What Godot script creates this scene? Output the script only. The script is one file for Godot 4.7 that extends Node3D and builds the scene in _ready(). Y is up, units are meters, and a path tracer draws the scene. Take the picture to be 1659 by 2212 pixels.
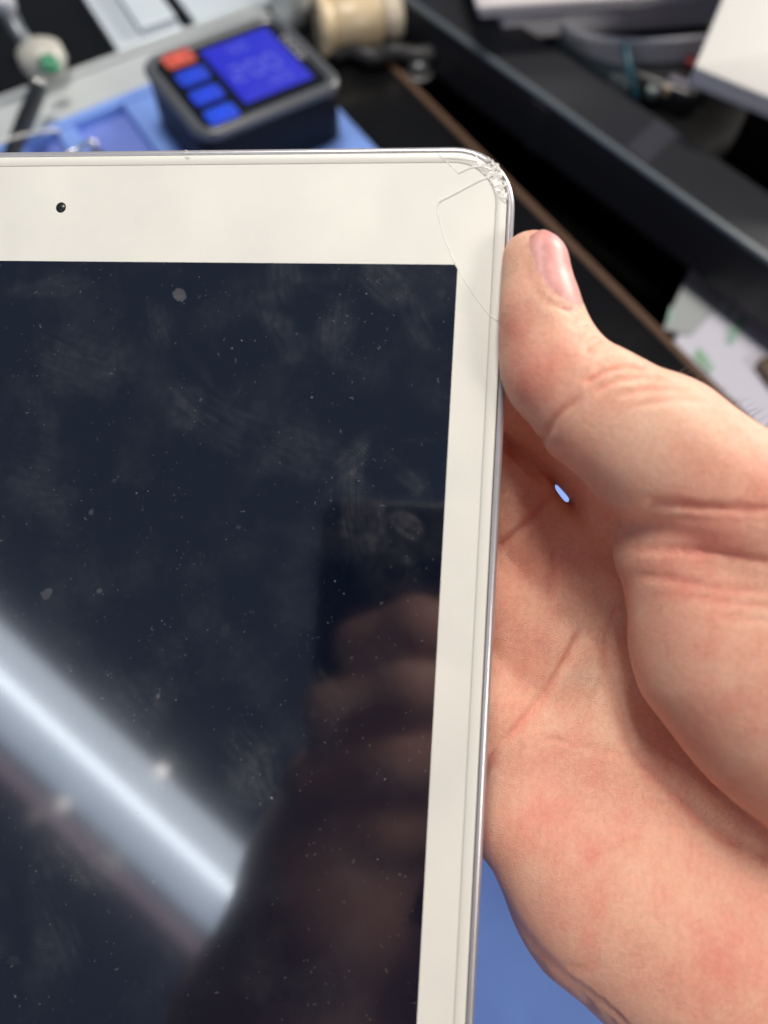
extends Node3D
# A white tablet with a broken corner held over a repair bench. Metres, y up.

const CAM_AT := Vector3(0.0, 0.30, 0.0)
const CAM_PITCH := -63.0
const FOCAL := 1609.0            # sight lines: focal length and centre of the picture that the sizes were measured in
const MID := Vector2(829.5, 1106.0)
const TAB_T := Vector3(-0.0605212, 0.0690901, -0.144688)
const TAB_HW := 83.83            # half width of the tablet's glass, mm
const SCR_HW := 75.71
const SCR_TOP := 20.83
const TAB_LEN := 240.0

var cam_basis: Basis
var tab: Transform3D             # the tablet's axes: x to its right edge, y up its face, z out of the glass
var used := {}
var rng := RandomNumberGenerator.new()
var noise := FastNoiseLite.new()


# ---------------------------------------------------------------- placing
func sight(x: float, y: float) -> Vector3:
	return cam_basis * Vector3((x - MID.x) / FOCAL, -(y - MID.y) / FOCAL, -1.0)

func at(x: float, y: float, h: float) -> Vector3:        # where a sight line meets height h
	var d := sight(x, y)
	return CAM_AT + d * ((h - CAM_AT.y) / d.y)

func grip(x: float, y: float, z: float) -> Vector3:      # a point of the hand in the tablet's axes, mm, z mm in front of the glass
	var o := tab.affine_inverse() * CAM_AT
	var d := tab.basis.inverse() * sight(x, y)
	var p := o + d * ((z * 0.001 - o.z) / d.z)
	return p * 1000.0

func mirrored(x: float, y: float, depth: float) -> Vector3:   # what the glass shows there, so far along the folded sight line; world
	var p := tab.affine_inverse() * (CAM_AT + sight(x, y) * depth)
	return tab * Vector3(p.x, p.y, -p.z)


# ---------------------------------------------------------------- naming
func numbered(called: String) -> String:
	if not used.has(called):
		used[called] = 0
		return called
	used[called] += 1
	return "%s_%03d" % [called, used[called]]

func thing(called: String, label: String, category: String, where := Transform3D(), group := "") -> Node3D:
	var o := Node3D.new()
	o.name = numbered(called)
	add_child(o)
	o.transform = where
	o.set_meta("label", label)
	o.set_meta("category", category)
	if group:
		o.set_meta("group", group)
	return o

func part(called: String, m: Mesh, mat: Material, parent: Node, where := Transform3D(), kind := "") -> MeshInstance3D:
	var o := MeshInstance3D.new()
	o.name = called
	o.mesh = m
	o.material_override = mat
	o.transform = where
	parent.add_child(o, true)
	if kind:
		o.set_meta("kind", kind)
	return o

func tag(o: Node, label: String, category: String, group := "") -> void:
	o.set_meta("label", label)
	o.set_meta("category", category)
	if group:
		o.set_meta("group", group)


# ---------------------------------------------------------------- materials
func paint(lin: Color, rough := 0.5, metal := 0.0, spec := 0.5) -> StandardMaterial3D:
	var m := StandardMaterial3D.new()
	m.albedo_color = lin.linear_to_srgb()
	m.roughness = rough
	m.metallic = metal
	m.metallic_specular = spec
	return m

func glow(lin: Color, energy: float) -> StandardMaterial3D:
	var m := paint(Color(0.02, 0.02, 0.02), 0.5, 0.0, 0.2)
	m.emission_enabled = true
	m.emission = lin.linear_to_srgb()
	m.emission_energy_multiplier = energy
	return m

func noise_tex(freq: float, octaves: int, size: int, lo: Color, hi: Color, type := FastNoiseLite.TYPE_SIMPLEX_SMOOTH, s := 1) -> NoiseTexture2D:
	var n := FastNoiseLite.new()
	n.noise_type = type
	n.frequency = freq
	n.fractal_octaves = octaves
	n.seed = s
	if type == FastNoiseLite.TYPE_CELLULAR:
		n.cellular_return_type = FastNoiseLite.RETURN_DISTANCE2_SUB
	var t := NoiseTexture2D.new()
	t.width = size
	t.height = size
	t.seamless = true
	t.noise = n
	var g := Gradient.new()
	g.set_color(0, lo)
	g.set_color(1, hi)
	t.color_ramp = g
	return t

func tri(m: StandardMaterial3D, per_metre: float) -> StandardMaterial3D:
	m.uv1_triplanar = true
	m.uv1_scale = Vector3.ONE * per_metre
	return m


# ---------------------------------------------------------------- shapes
class Tool:
	var st := SurfaceTool.new()
	func _init(smooth := true) -> void:
		st.begin(Mesh.PRIMITIVE_TRIANGLES)
		st.set_smooth_group(0 if smooth else -1)
	func face(a: Vector3, b: Vector3, c: Vector3) -> void:   # counter-clockwise from outside
		for p in [a, c, b]:
			st.set_uv(Vector2(p.x, p.y))
			st.add_vertex(p)
	func quad(a: Vector3, b: Vector3, c: Vector3, d: Vector3) -> void:
		face(a, b, c)
		face(a, c, d)
	func loft(loops: Array, cap_first := true, cap_last := true) -> void:   # closed loops, counter-clockwise seen against the direction they run
		var n: int = loops[0].size()
		for k in loops.size() - 1:
			for i in n:
				var j := (i + 1) % n
				quad(loops[k][i], loops[k][j], loops[k + 1][j], loops[k + 1][i])
		for e in [[cap_first, 0], [cap_last, loops.size() - 1]]:
			if e[0]:
				var l = loops[e[1]]
				var c := Vector3.ZERO
				for p in l:
					c += p / n
				for i in n:
					if e[1] == 0:
						face(c, l[(i + 1) % n], l[i])
					else:
						face(c, l[i], l[(i + 1) % n])
	func tube(points: Array, radii, sides := 8, caps := true) -> void:
		var loops := []
		var up := Vector3(0.31, 0.83, 0.47)
		for i in points.size():
			var d: Vector3 = (points[mini(i + 1, points.size() - 1)] - points[maxi(i - 1, 0)]).normalized()
			var a := up.cross(d).normalized()
			up = d.cross(a)
			var r: float = radii if radii is float else radii[i]
			var l := []
			for k in sides:
				var t := TAU * k / sides
				l.append(points[i] + (a * cos(t) + up * sin(t)) * r)
			loops.append(l)
		loft(loops, caps, caps)
	func done() -> ArrayMesh:
		st.generate_normals()
		st.index()
		return st.commit()

func rounded(w: float, d: float, r: float, y: float, n := 5) -> Array:   # a rounded rectangle at height y, counter-clockwise from above
	var l := []
	for c in [[1, -1, 0], [-1, -1, 1], [-1, 1, 2], [1, 1, 3]]:
		for i in n + 1:
			var t: float = PI / 2 * (c[2] + float(i) / n)
			l.append(Vector3(c[0] * (w / 2 - r) + cos(t) * r, y, c[1] * (d / 2 - r) - sin(t) * r))
	return l

func block(w: float, h: float, d: float, r := 0.003, bev := 0.001) -> ArrayMesh:   # stands on y = 0
	var t := Tool.new()
	t.loft([rounded(w - 2 * bev, d - 2 * bev, maxf(r - bev, 0.0002), 0), rounded(w, d, r, bev), rounded(w, d, r, h - bev), rounded(w - 0.6 * bev, d - 0.6 * bev, maxf(r - 0.3 * bev, 0.0002), h - 0.3 * bev), rounded(w - 2 * bev, d - 2 * bev, maxf(r - bev, 0.0002), h)])
	return t.done()

func prism(top: Array, thick: float, bev: float) -> ArrayMesh:    # a flat piece with any convex outline, counter-clockwise from above
	var c := Vector3.ZERO
	for p in top:
		c += p / top.size()
	var low := []
	var mid := []
	var cap := []
	for p in top:
		low.append(p - Vector3(0, thick, 0))
		mid.append(p - Vector3(0, bev, 0))
		cap.append(p + (c - p).normalized() * bev * 1.4)
	var t := Tool.new(false)
	t.loft([low, mid, cap])
	return t.done()

func turned(yaw_deg: float, where: Vector3) -> Transform3D:
	return Transform3D(Basis(Vector3.UP, deg_to_rad(yaw_deg)), where)

func lathe(profile: Array, sides := 28) -> ArrayMesh:      # (radius, height) about y
	var loops := []
	for p in profile:
		var l := []
		for k in sides:
			var t := -TAU * k / sides
			l.append(Vector3(cos(t) * p.x, p.y, sin(t) * p.x))
		loops.append(l)
	var t := Tool.new()
	t.loft(loops)
	return t.done()

func curve_points(ps: Array, per := 6) -> Array:
	var out := []
	for i in ps.size() - 1:
		var a = ps[maxi(i - 1, 0)]
		var b = ps[i]
		var c = ps[i + 1]
		var d = ps[mini(i + 2, ps.size() - 1)]
		for k in per:
			out.append(b.cubic_interpolate(c, a, d, float(k) / per))
	out.append(ps[-1])
	return out


# ---------------------------------------------------------------- flesh: a smooth field round tapered bones, meshed as surface nets
class Flesh:
	var chains := []        # per chain: PackedFloat32Array of bones, 9 numbers each: a, b - a, radius, growth, 1 / length squared
	var inner := []         # blend inside each chain
	var tablet_cut := false
	var cell := 1.0
	const N := 6

	func chain(k: float) -> int:
		chains.append(PackedFloat32Array())
		inner.append(k)
		return chains.size() - 1

	func bones(c: int, joints: Array) -> void:      # joints: [Vector3, radius]
		var f: PackedFloat32Array = chains[c]
		for i in joints.size() - 1:
			var a: Vector3 = joints[i][0]
			var v: Vector3 = joints[i + 1][0] - a
			f.append_array([a.x, a.y, a.z, v.x, v.y, v.z, joints[i][1], joints[i + 1][1] - joints[i][1], 1.0 / maxf(v.length_squared(), 1e-6)])
		chains[c] = f

	static func smin(a: float, b: float, k: float) -> float:
		var h := k - absf(a - b)
		return minf(a, b) if h <= 0.0 else minf(a, b) - h * h / (4.0 * k)

	func along(f: PackedFloat32Array, k: float, x: float, y: float, z: float) -> float:
		var d := 1000.0
		var i := 0
		var n := f.size()
		while i < n:
			var px := x - f[i]
			var py := y - f[i + 1]
			var pz := z - f[i + 2]
			var vx := f[i + 3]
			var vy := f[i + 4]
			var vz := f[i + 5]
			var t := clampf((px * vx + py * vy + pz * vz) * f[i + 8], 0.0, 1.0)
			px -= vx * t
			py -= vy * t
			pz -= vz * t
			var e := sqrt(px * px + py * py + pz * pz) - f[i + 6] - f[i + 7] * t
			var h := k - absf(d - e)
			d = minf(d, e)
			if h > 0.0:
				d -= h * h / (4.0 * k)
			i += 9
		return d

	func field(fs: Array, x: float, y: float, z: float) -> float:
		var d := along(fs[0], inner[0], x, y, z) - 0.3
		var fingers := 1000.0
		for c in range(1, 5):
			if fs[c].size():
				fingers = smin(fingers, along(fs[c], inner[c], x, y, z), 1.2)
		d = smin(d, fingers, 6.0)
		if fs.size() > 5:
			var b := smin(along(fs[5], inner[5], x, y, z), along(fs[6], inner[6], x, y, z), 2.2)
			d = smin(d, b, 1.4)
		if tablet_cut and y < 1.0:
			var q := -maxf(x - 84.5, maxf(z - 0.25, -7.9 - z))
			d = -smin(-d, -q, 0.5)
			var over := -maxf(x - 83.5, maxf(z - 7.0, -2.0 - z))
			d = -smin(-d, -over, 1.0)
		return d

	func near(x: float, y: float, z: float, reach: float) -> Array:
		var out := []
		for f in chains:
			var g := PackedFloat32Array()
			var i := 0
			while i < f.size():
				var one: PackedFloat32Array = f.slice(i, i + 9)
				if along(one, 0.1, x, y, z) < reach:
					g.append_array(one)
				i += 9
			out.append(g)
		return out

	var blocks := []
	var found := []
	var lo: Vector3

	func scan(b: int) -> void:
		var at: Vector3i = blocks[b]
		var side := cell * N
		var o := lo + Vector3(at) * side
		var fs := near(o.x + side / 2, o.y + side / 2, o.z + side / 2, side * 0.9 + 19.0)
		var m := N + 2
		var v := PackedFloat32Array()
		v.resize(m * m * m)
		var n := 0
		for k in m:
			for j in m:
				for i in m:
					v[n] = field(fs, o.x + i * cell, o.y + j * cell, o.z + k * cell)
					n += 1
		var res := []
		var step := [1, m, m * m]
		for k in N:
			for j in N:
				for i in N:
					n = i + m * (j + m * k)
					var sum := Vector3.ZERO
					var hits := 0
					for ax in 3:
						var u: int = step[(ax + 1) % 3]
						var w: int = step[(ax + 2) % 3]
						for q in 4:
							var s: int = n + (u if q & 1 else 0) + (w if q & 2 else 0)
							var a := v[s]
							var c := v[s + step[ax]]
							if (a < 0.0) != (c < 0.0):
								var p := Vector3(i, j, k)
								p[ax] += a / (a - c)
								p[(ax + 1) % 3] += q & 1
								p[(ax + 2) % 3] += q >> 1
								sum += p
								hits += 1
					if hits:
						var flags := 0
						for ax in 3:
							if (v[n] < 0.0) != (v[n + step[ax]] < 0.0):
								flags |= (1 if v[n] < 0.0 else 2) << (2 * ax)
						var p := o + sum / hits * cell
						res.append([at * N + Vector3i(i, j, k), p, flags])
		found[b] = res

	func mesh_arrays(low: Vector3, high: Vector3) -> Array:     # [points, indices]
		lo = low
		var side := cell * N
		var nb := Vector3i(((high - low) / side).ceil())
		blocks = []
		for k in nb.z:
			for j in nb.y:
				for i in nb.x:
					var c := lo + (Vector3(i, j, k) + Vector3.ONE * 0.5) * side
					if absf(field(chains, c.x, c.y, c.z)) < side * 0.9 + 2.0:
						blocks.append(Vector3i(i, j, k))
		found.resize(blocks.size())
		var job := WorkerThreadPool.add_group_task(scan, blocks.size())
		WorkerThreadPool.wait_for_group_task_completion(job)
		var points := PackedVector3Array()
		var ids := {}
		var cells := []
		for res in found:
			for r in res:
				var c: Vector3i = r[0]
				ids[(c.z * 2048 + c.y) * 2048 + c.x] = points.size()
				points.append(r[1])
				cells.append(r)
		var index := PackedInt32Array()
		var key := [1, 2048, 2048 * 2048]
		for r in cells:
			var flags: int = r[2]
			if flags == 0:
				continue
			var c: Vector3i = r[0]
			var id := (c.z * 2048 + c.y) * 2048 + c.x
			for ax in 3:
				var s := (flags >> (2 * ax)) & 3
				if s == 0:
					continue
				var u: int = key[(ax + 1) % 3]
				var w: int = key[(ax + 2) % 3]
				if not (ids.has(id - u) and ids.has(id - w) and ids.has(id - u - w)):
					continue
				var a: int = ids[id - u - w]
				var b: int = ids[id - w]
				var e: int = ids[id]
				var d: int = ids[id - u]
				index.append_array([a, e, b, a, d, e] if s == 1 else [a, b, e, a, e, d])
		return [points, index]

	static func normals_of(points: PackedVector3Array, index: PackedInt32Array) -> PackedVector3Array:
		var n := PackedVector3Array()
		n.resize(points.size())
		for i in range(0, index.size(), 3):
			var a := index[i]
			var b := index[i + 1]
			var c := index[i + 2]
			var f := (points[c] - points[a]).cross(points[b] - points[a])
			n[a] += f
			n[b] += f
			n[c] += f
		for i in n.size():
			n[i] = n[i].normalized()
		return n

	func settle(points: PackedVector3Array, normals: PackedVector3Array) -> void:   # puts the points exactly on the surface
		for i in points.size():
			var p := points[i]
			points[i] = p - normals[i] * field(chains, p.x, p.y, p.z)


# ---------------------------------------------------------------- the scene
func _ready() -> void:
	rng.seed = 7
	noise.seed = 3
	noise.frequency = 0.05
	cam_basis = Basis(Vector3.RIGHT, deg_to_rad(CAM_PITCH))
	var held := Basis(Vector3(0.9905283, -0.0508071, 0.1275631), Vector3(0.0582001, 0.9967936, -0.0549112), Vector3(-0.1243642, 0.0618153, 0.9903093)).orthonormalized()
	tab = Transform3D(cam_basis * held, CAM_AT + cam_basis * TAB_T)

	# camera
	var cam := Camera3D.new()
	cam.name = "camera"
	add_child(cam)
	cam.transform = Transform3D(cam_basis, CAM_AT)
	var lens := CameraAttributesPhysical.new()
	lens.frustum_focal_length = 12.0 / tan(deg_to_rad(34.506))
	lens.frustum_focus_distance = 0.147
	lens.exposure_aperture = 5.4
	lens.frustum_near = 0.01
	lens.frustum_far = 20.0
	cam.attributes = lens
	cam.current = true

	# air and light
	var e := Environment.new()
	e.background_mode = Environment.BG_COLOR
	e.background_color = Color(0.085, 0.105, 0.145).linear_to_srgb()
	e.tonemap_mode = Environment.TONE_MAPPER_LINEAR
	e.tonemap_exposure = 1.08
	e.sdfgi_enabled = true
	e.ssao_enabled = true
	e.ssil_enabled = true
	var we := WorldEnvironment.new()
	we.name = "environment"
	we.environment = e
	add_child(we)
	lamps()

	var t0 := Time.get_ticks_msec()
	bench()
	tools_behind()
	rail_and_boxes()
	tablet()
	print("setting ", Time.get_ticks_msec() - t0)
	person()
	print("all ", Time.get_ticks_msec() - t0)


func lamps() -> void:
	# the tube lamp behind the photographer, which the glass shows
	var a := mirrored(-260, 1232, 1.1)
	var b := mirrored(700, 2117, 1.1)
	var c := (a + b) / 2
	var x := (b - a).normalized()
	var z := (c - tab.origin).normalized()
	z = (z - x * z.dot(x)).normalized()
	var o := thing("ceiling_lamp", "long batten lamp with a bright tube mirrored in the dark screen", "lamp", Transform3D(Basis(x, z.cross(x), z), c))
	var n := (b - a).length()
	var t := Tool.new()
	var prof := [Vector2(-0.066, 0.0), Vector2(-0.030, 0.006), Vector2(0.0, 0.001), Vector2(0.030, 0.006), Vector2(0.060, 0.0), Vector2(0.045, 0.04), Vector2(-0.045, 0.04)]
	var loops := []
	for s in [-0.5, 0.5]:
		var l := []
		for p in prof:
			l.append(Vector3(s * n, p.x, p.y + 0.012))
		loops.append(l)
	t.loft(loops)
	part("housing", t.done(), paint(Color(0.75, 0.78, 0.8), 0.4), o)
	# the ribbed lens: long strips that pass more of the tube's light the nearer they lie to it
	var edges := [-0.062, -0.054, -0.046, -0.038, -0.030, -0.022, -0.014, -0.006, 0.002, 0.007, 0.013, 0.021, 0.030, 0.040, 0.050, 0.060]
	var power := [0.5, 0.9, 1.3, 1.6, 1.6, 1.7, 3.0, 8.0, 15.0, 5.0, 2.4, 1.8, 2.0, 2.7, 2.2]
	for i in 15:
		var d := Tool.new()
		d.quad(Vector3(-n / 2, edges[i], 0.001), Vector3(-n / 2, edges[i + 1], 0.0), Vector3(n / 2, edges[i + 1], 0.0), Vector3(n / 2, edges[i], 0.001))
		part("lens_strip_light", d.done(), glow(Color(0.74, 0.84, 1.0) if i < 7 else Color(0.86, 0.92, 0.98), power[i]), o)
	# a dim rosy strip, made to glow as the lit housing side, and two small pilot lamps on the fitting
	var rosy := Tool.new()
	rosy.quad(Vector3(-n / 2, -0.088, 0.012), Vector3(-n / 2, -0.068, 0.004), Vector3(n / 2, -0.068, 0.004), Vector3(n / 2, -0.088, 0.012))
	part("lit_side_glow", rosy.done(), glow(Color(0.66, 0.46, 0.58), 1.5), o)
	for q in [[137, 1737, 0.010, 5.0], [349, 1665, 0.008, 12.0], [245, 1860, 0.014, 1.2], [75, 1765, 0.010, 1.0]]:
		var bulb := SphereMesh.new()
		bulb.radius = q[2]
		bulb.height = q[2] * 2
		var spot := o.transform.affine_inverse() * mirrored(q[0], q[1], 1.06)
		part("pilot_light", bulb, glow(Color(1.0, 0.94, 0.88), q[3]), o, Transform3D(Basis(), spot))
	var al := AreaLight3D.new()
	al.name = "lamp_light"
	al.area_size = Vector2(n * 0.98, 0.11)
	al.light_energy = 0.05
	al.light_color = Color(0.82, 0.9, 1.0)
	al.shadow_enabled = true
	o.add_child(al)
	al.position = Vector3(0, 0, -0.006)

	# unseen panels: the main one above the bench, then two added as fill light
	panel(cam_basis * Vector3(-0.10, 1.12, 1.0), 1.5, 1.85, "square white lamp panel high above the bench")
	panel(cam_basis * Vector3(0.95, 0.95, -0.10), 1.7, 2.7, "added unseen fill panel over the far side of the bench")
	panel(Vector3(0.85, 0.75, 0.75), 1.7, 0.85, "added unseen fill panel behind and right of the bench")


func panel(up: Vector3, dist: float, energy: float, label: String) -> void:
	var zz := up.normalized()
	var at_p := tab * Vector3(0.08, -0.09, 0) + zz * dist
	var xx := Vector3.UP.cross(zz).normalized()
	var p := thing("unseen_panel", label, "lamp", Transform3D(Basis(xx, zz.cross(xx), zz), at_p), "lamp panels over the bench")
	part("panel_light", block(0.4, 0.02, 0.4, 0.01, 0.002), glow(Color(1.0, 0.97, 0.92), 3.0), p, Transform3D(Basis(Vector3.RIGHT, PI / 2), Vector3.ZERO))
	part("frame", block(0.44, 0.02, 0.44, 0.01, 0.002), paint(Color(0.6, 0.6, 0.6)), p, Transform3D(Basis(Vector3.RIGHT, PI / 2), Vector3(0, 0, 0.021)))
	var k := AreaLight3D.new()
	k.name = "panel_lamp_light"
	k.area_size = Vector2(0.39, 0.39)
	k.light_energy = energy
	k.light_color = Color(1.0, 0.97, 0.93)
	k.shadow_enabled = true
	p.add_child(k)
	k.position = Vector3(0, 0, -0.024)


func bench() -> void:
	var black := paint(Color(0.006, 0.006, 0.0065), 0.3, 0.0, 0.3)
	black.roughness_texture = noise_tex(0.02, 4, 256, Color(0.6, 0.6, 0.6), Color(1, 1, 1))
	tri(black, 6.0)
	var floor_m := paint(Color(0.02, 0.02, 0.022), 0.8)
	var f := part("floor", block(4, 0.02, 4, 0.05, 0.005), floor_m, self, Transform3D(Basis(), Vector3(0, -0.75, -0.5)))
	f.set_meta("kind", "structure")

	# the black desk, its edge lipped with brown wood
	var p0 := at(839, 125, 0)
	var p1 := at(1659, 940, 0)
	var u := (p1 - p0).normalized()
	var w := Vector3(u.z, 0, -u.x)      # away from the desk
	if w.x < 0:
		w = -w
	var d := thing("desk", "black desk with a worn brown wooden edge", "desk", Transform3D(Basis(), p0))
	var far := -u * 0.9
	var nearp := u * 1.2
	var lip := 0.0045
	part("desk_top", prism([far - w * 1.3, nearp - w * 1.3, nearp - w * lip, far - w * lip], 0.025, 0.0006), black, d)
	var wood := paint(Color(0.15, 0.075, 0.04), 0.6)
	wood.albedo_texture = noise_tex(0.03, 3, 256, Color(0.7, 0.7, 0.7), Color(1, 1, 1))
	wood.uv1_triplanar = true
	wood.uv1_scale = Vector3(20, 20, 60)
	part("edge_strip", prism([far - w * (lip - 0.0002), nearp - w * (lip - 0.0002), nearp, far], 0.025, 0.0012), wood, d)
	for s in [[-0.7, -1.2], [1.0, -1.2]]:
		part("leg", block(0.05, 0.72, 0.05), black, d, Transform3D(Basis(), u * s[0] + w * s[1] + Vector3(0, -0.745, 0)))

	# the grey plate of the machine that the mat lies on
	var grey := paint(Color(0.42, 0.45, 0.46), 0.45)
	grey.roughness_texture = noise_tex(0.04, 3, 256, Color(0.75, 0.75, 0.75), Color(1, 1, 1))
	tri(grey, 8.0)
	var ha := 0.003
	var q0 := at(-160, 287, ha)
	var q1 := at(572, 15, ha)
	var al := (q1 - q0).normalized()
	var dn := Vector3(-al.z, 0, al.x)
	if dn.z < 0:
		dn = -dn
	var g := thing("machine_plate", "pale grey metal plate under the blue mat with a beam behind", "metal plate", Transform3D(Basis(), q0))
	var long := (q1 - q0).length()
	part("plate", prism([Vector3.ZERO, dn * 0.09, dn * 0.09 + al * long, al * long], 0.0025, 0.001), grey, g)
	part("back_lip", prism([-dn * 0.006, dn * 0.0, al * long, al * long - dn * 0.006], 0.004, 0.001), grey, g, Transform3D(Basis(), Vector3(0, 0.0018, 0)))
	var bm := paint(Color(0.48, 0.54, 0.59), 0.4)
	var b0 := at(250, 103, ha) - q0
	var b1 := at(390, 55, ha) - q0
	var b2 := at(350, 0, ha) - q0
	var bd := (b2 - b1).normalized()
	var bw := (b1 - b0)
	part("beam", prism([b0 + bd * 0.3, b0 - bd * 0.004, b0 + bw - bd * 0.004, b0 + bw + bd * 0.3], 0.004, 0.001), bm, g, Transform3D(Basis(), Vector3(0, 0.001, 0)))
	part("beam_flange", prism([b0 + bw * 0.42 + bd * 0.3, b0 + bw * 0.42, b0 + bw * 0.96, b0 + bw * 0.96 + bd * 0.3], 0.006, 0.001), bm, g, Transform3D(Basis(), Vector3(0, 0.007, 0)))
	var r0 := at(425, 52, ha) - q0
	var r1 := at(610, -4, ha) - q0
	part("back_plate", prism([r0 + bd * 0.25, r0, r1, r1 + bd * 0.25], 0.003, 0.001), bm, g, Transform3D(Basis(), Vector3(0, 0.0005, 0)))

	# blue silicone mat with its small compartments
	var blue := paint(Color(0.185, 0.325, 0.76), 0.5)
	blue.albedo_texture = noise_tex(0.008, 4, 256, Color(0.88, 0.88, 0.9), Color(1, 1, 1))
	blue.rim_enabled = true
	blue.rim = 0.3
	tri(blue, 5.0)
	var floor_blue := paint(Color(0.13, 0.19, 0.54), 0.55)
	var h := 0.0105
	var m0 := at(0, 312, h)
	var m1 := at(288, 195, h)
	var n0 := at(786, 289, h)
	var n1 := at(864, 373, h)
	var e1 := (m0 - m1).normalized()
	var e2 := (n1 - n0).normalized()
	# corner where the two edges meet
	var den := e1.x * e2.z - e1.z * e2.x
	var s1 := ((n0.x - m1.x) * e2.z - (n0.z - m1.z) * e2.x) / den
	var corner := m1 + e1 * s1
	var mat := thing("repair_mat", "light blue silicone repair mat with raised ribs and compartments", "mat", Transform3D(Basis(), Vector3(corner.x, 0.0032, corner.z)))
	var inv := func(px: float, py: float) -> Vector2:
		var v := at(px, py, h) - corner
		return Vector2((v.x * e2.z - v.z * e2.x) / den, (e1.x * v.z - e1.z * v.x) / den)
	var cell := func(a0: float, a1: float, c0: float, c1: float, top: float, called: String, m: Material) -> void:
		var o := Vector3(0, top, 0)
		part(called, prism([e1 * a0 + e2 * c0 + o, e1 * a1 + e2 * c0 + o, e1 * a1 + e2 * c1 + o, e1 * a0 + e2 * c1 + o], top, 0.0008), m, mat)
	var ca: Vector2 = inv.call(157, 267)
	var cb: Vector2 = inv.call(264, 224)
	var cc: Vector2 = inv.call(122, 286)
	var cd: Vector2 = inv.call(45, 300)
	var deep := cb.y + 0.085
	var full := 0.36
	cell.call(0.0, full, 0.0, cb.y, 0.0075, "rib", blue)                       # along the back
	cell.call(0.0, cb.x, cb.y, deep, 0.0072, "rib", blue)                      # from the first compartment to the edge
	cell.call(ca.x, cc.x, cb.y, deep, 0.0072, "rib", blue)
	cell.call(cd.x, cd.x + 0.012, cb.y, deep, 0.0072, "rib", blue)
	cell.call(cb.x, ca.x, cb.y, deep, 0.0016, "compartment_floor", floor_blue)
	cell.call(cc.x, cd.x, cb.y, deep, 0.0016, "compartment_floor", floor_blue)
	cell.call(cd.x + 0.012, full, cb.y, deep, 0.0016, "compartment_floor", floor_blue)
	cell.call(0.0, full, deep, 0.62, 0.0070, "work_area", blue)


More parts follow.
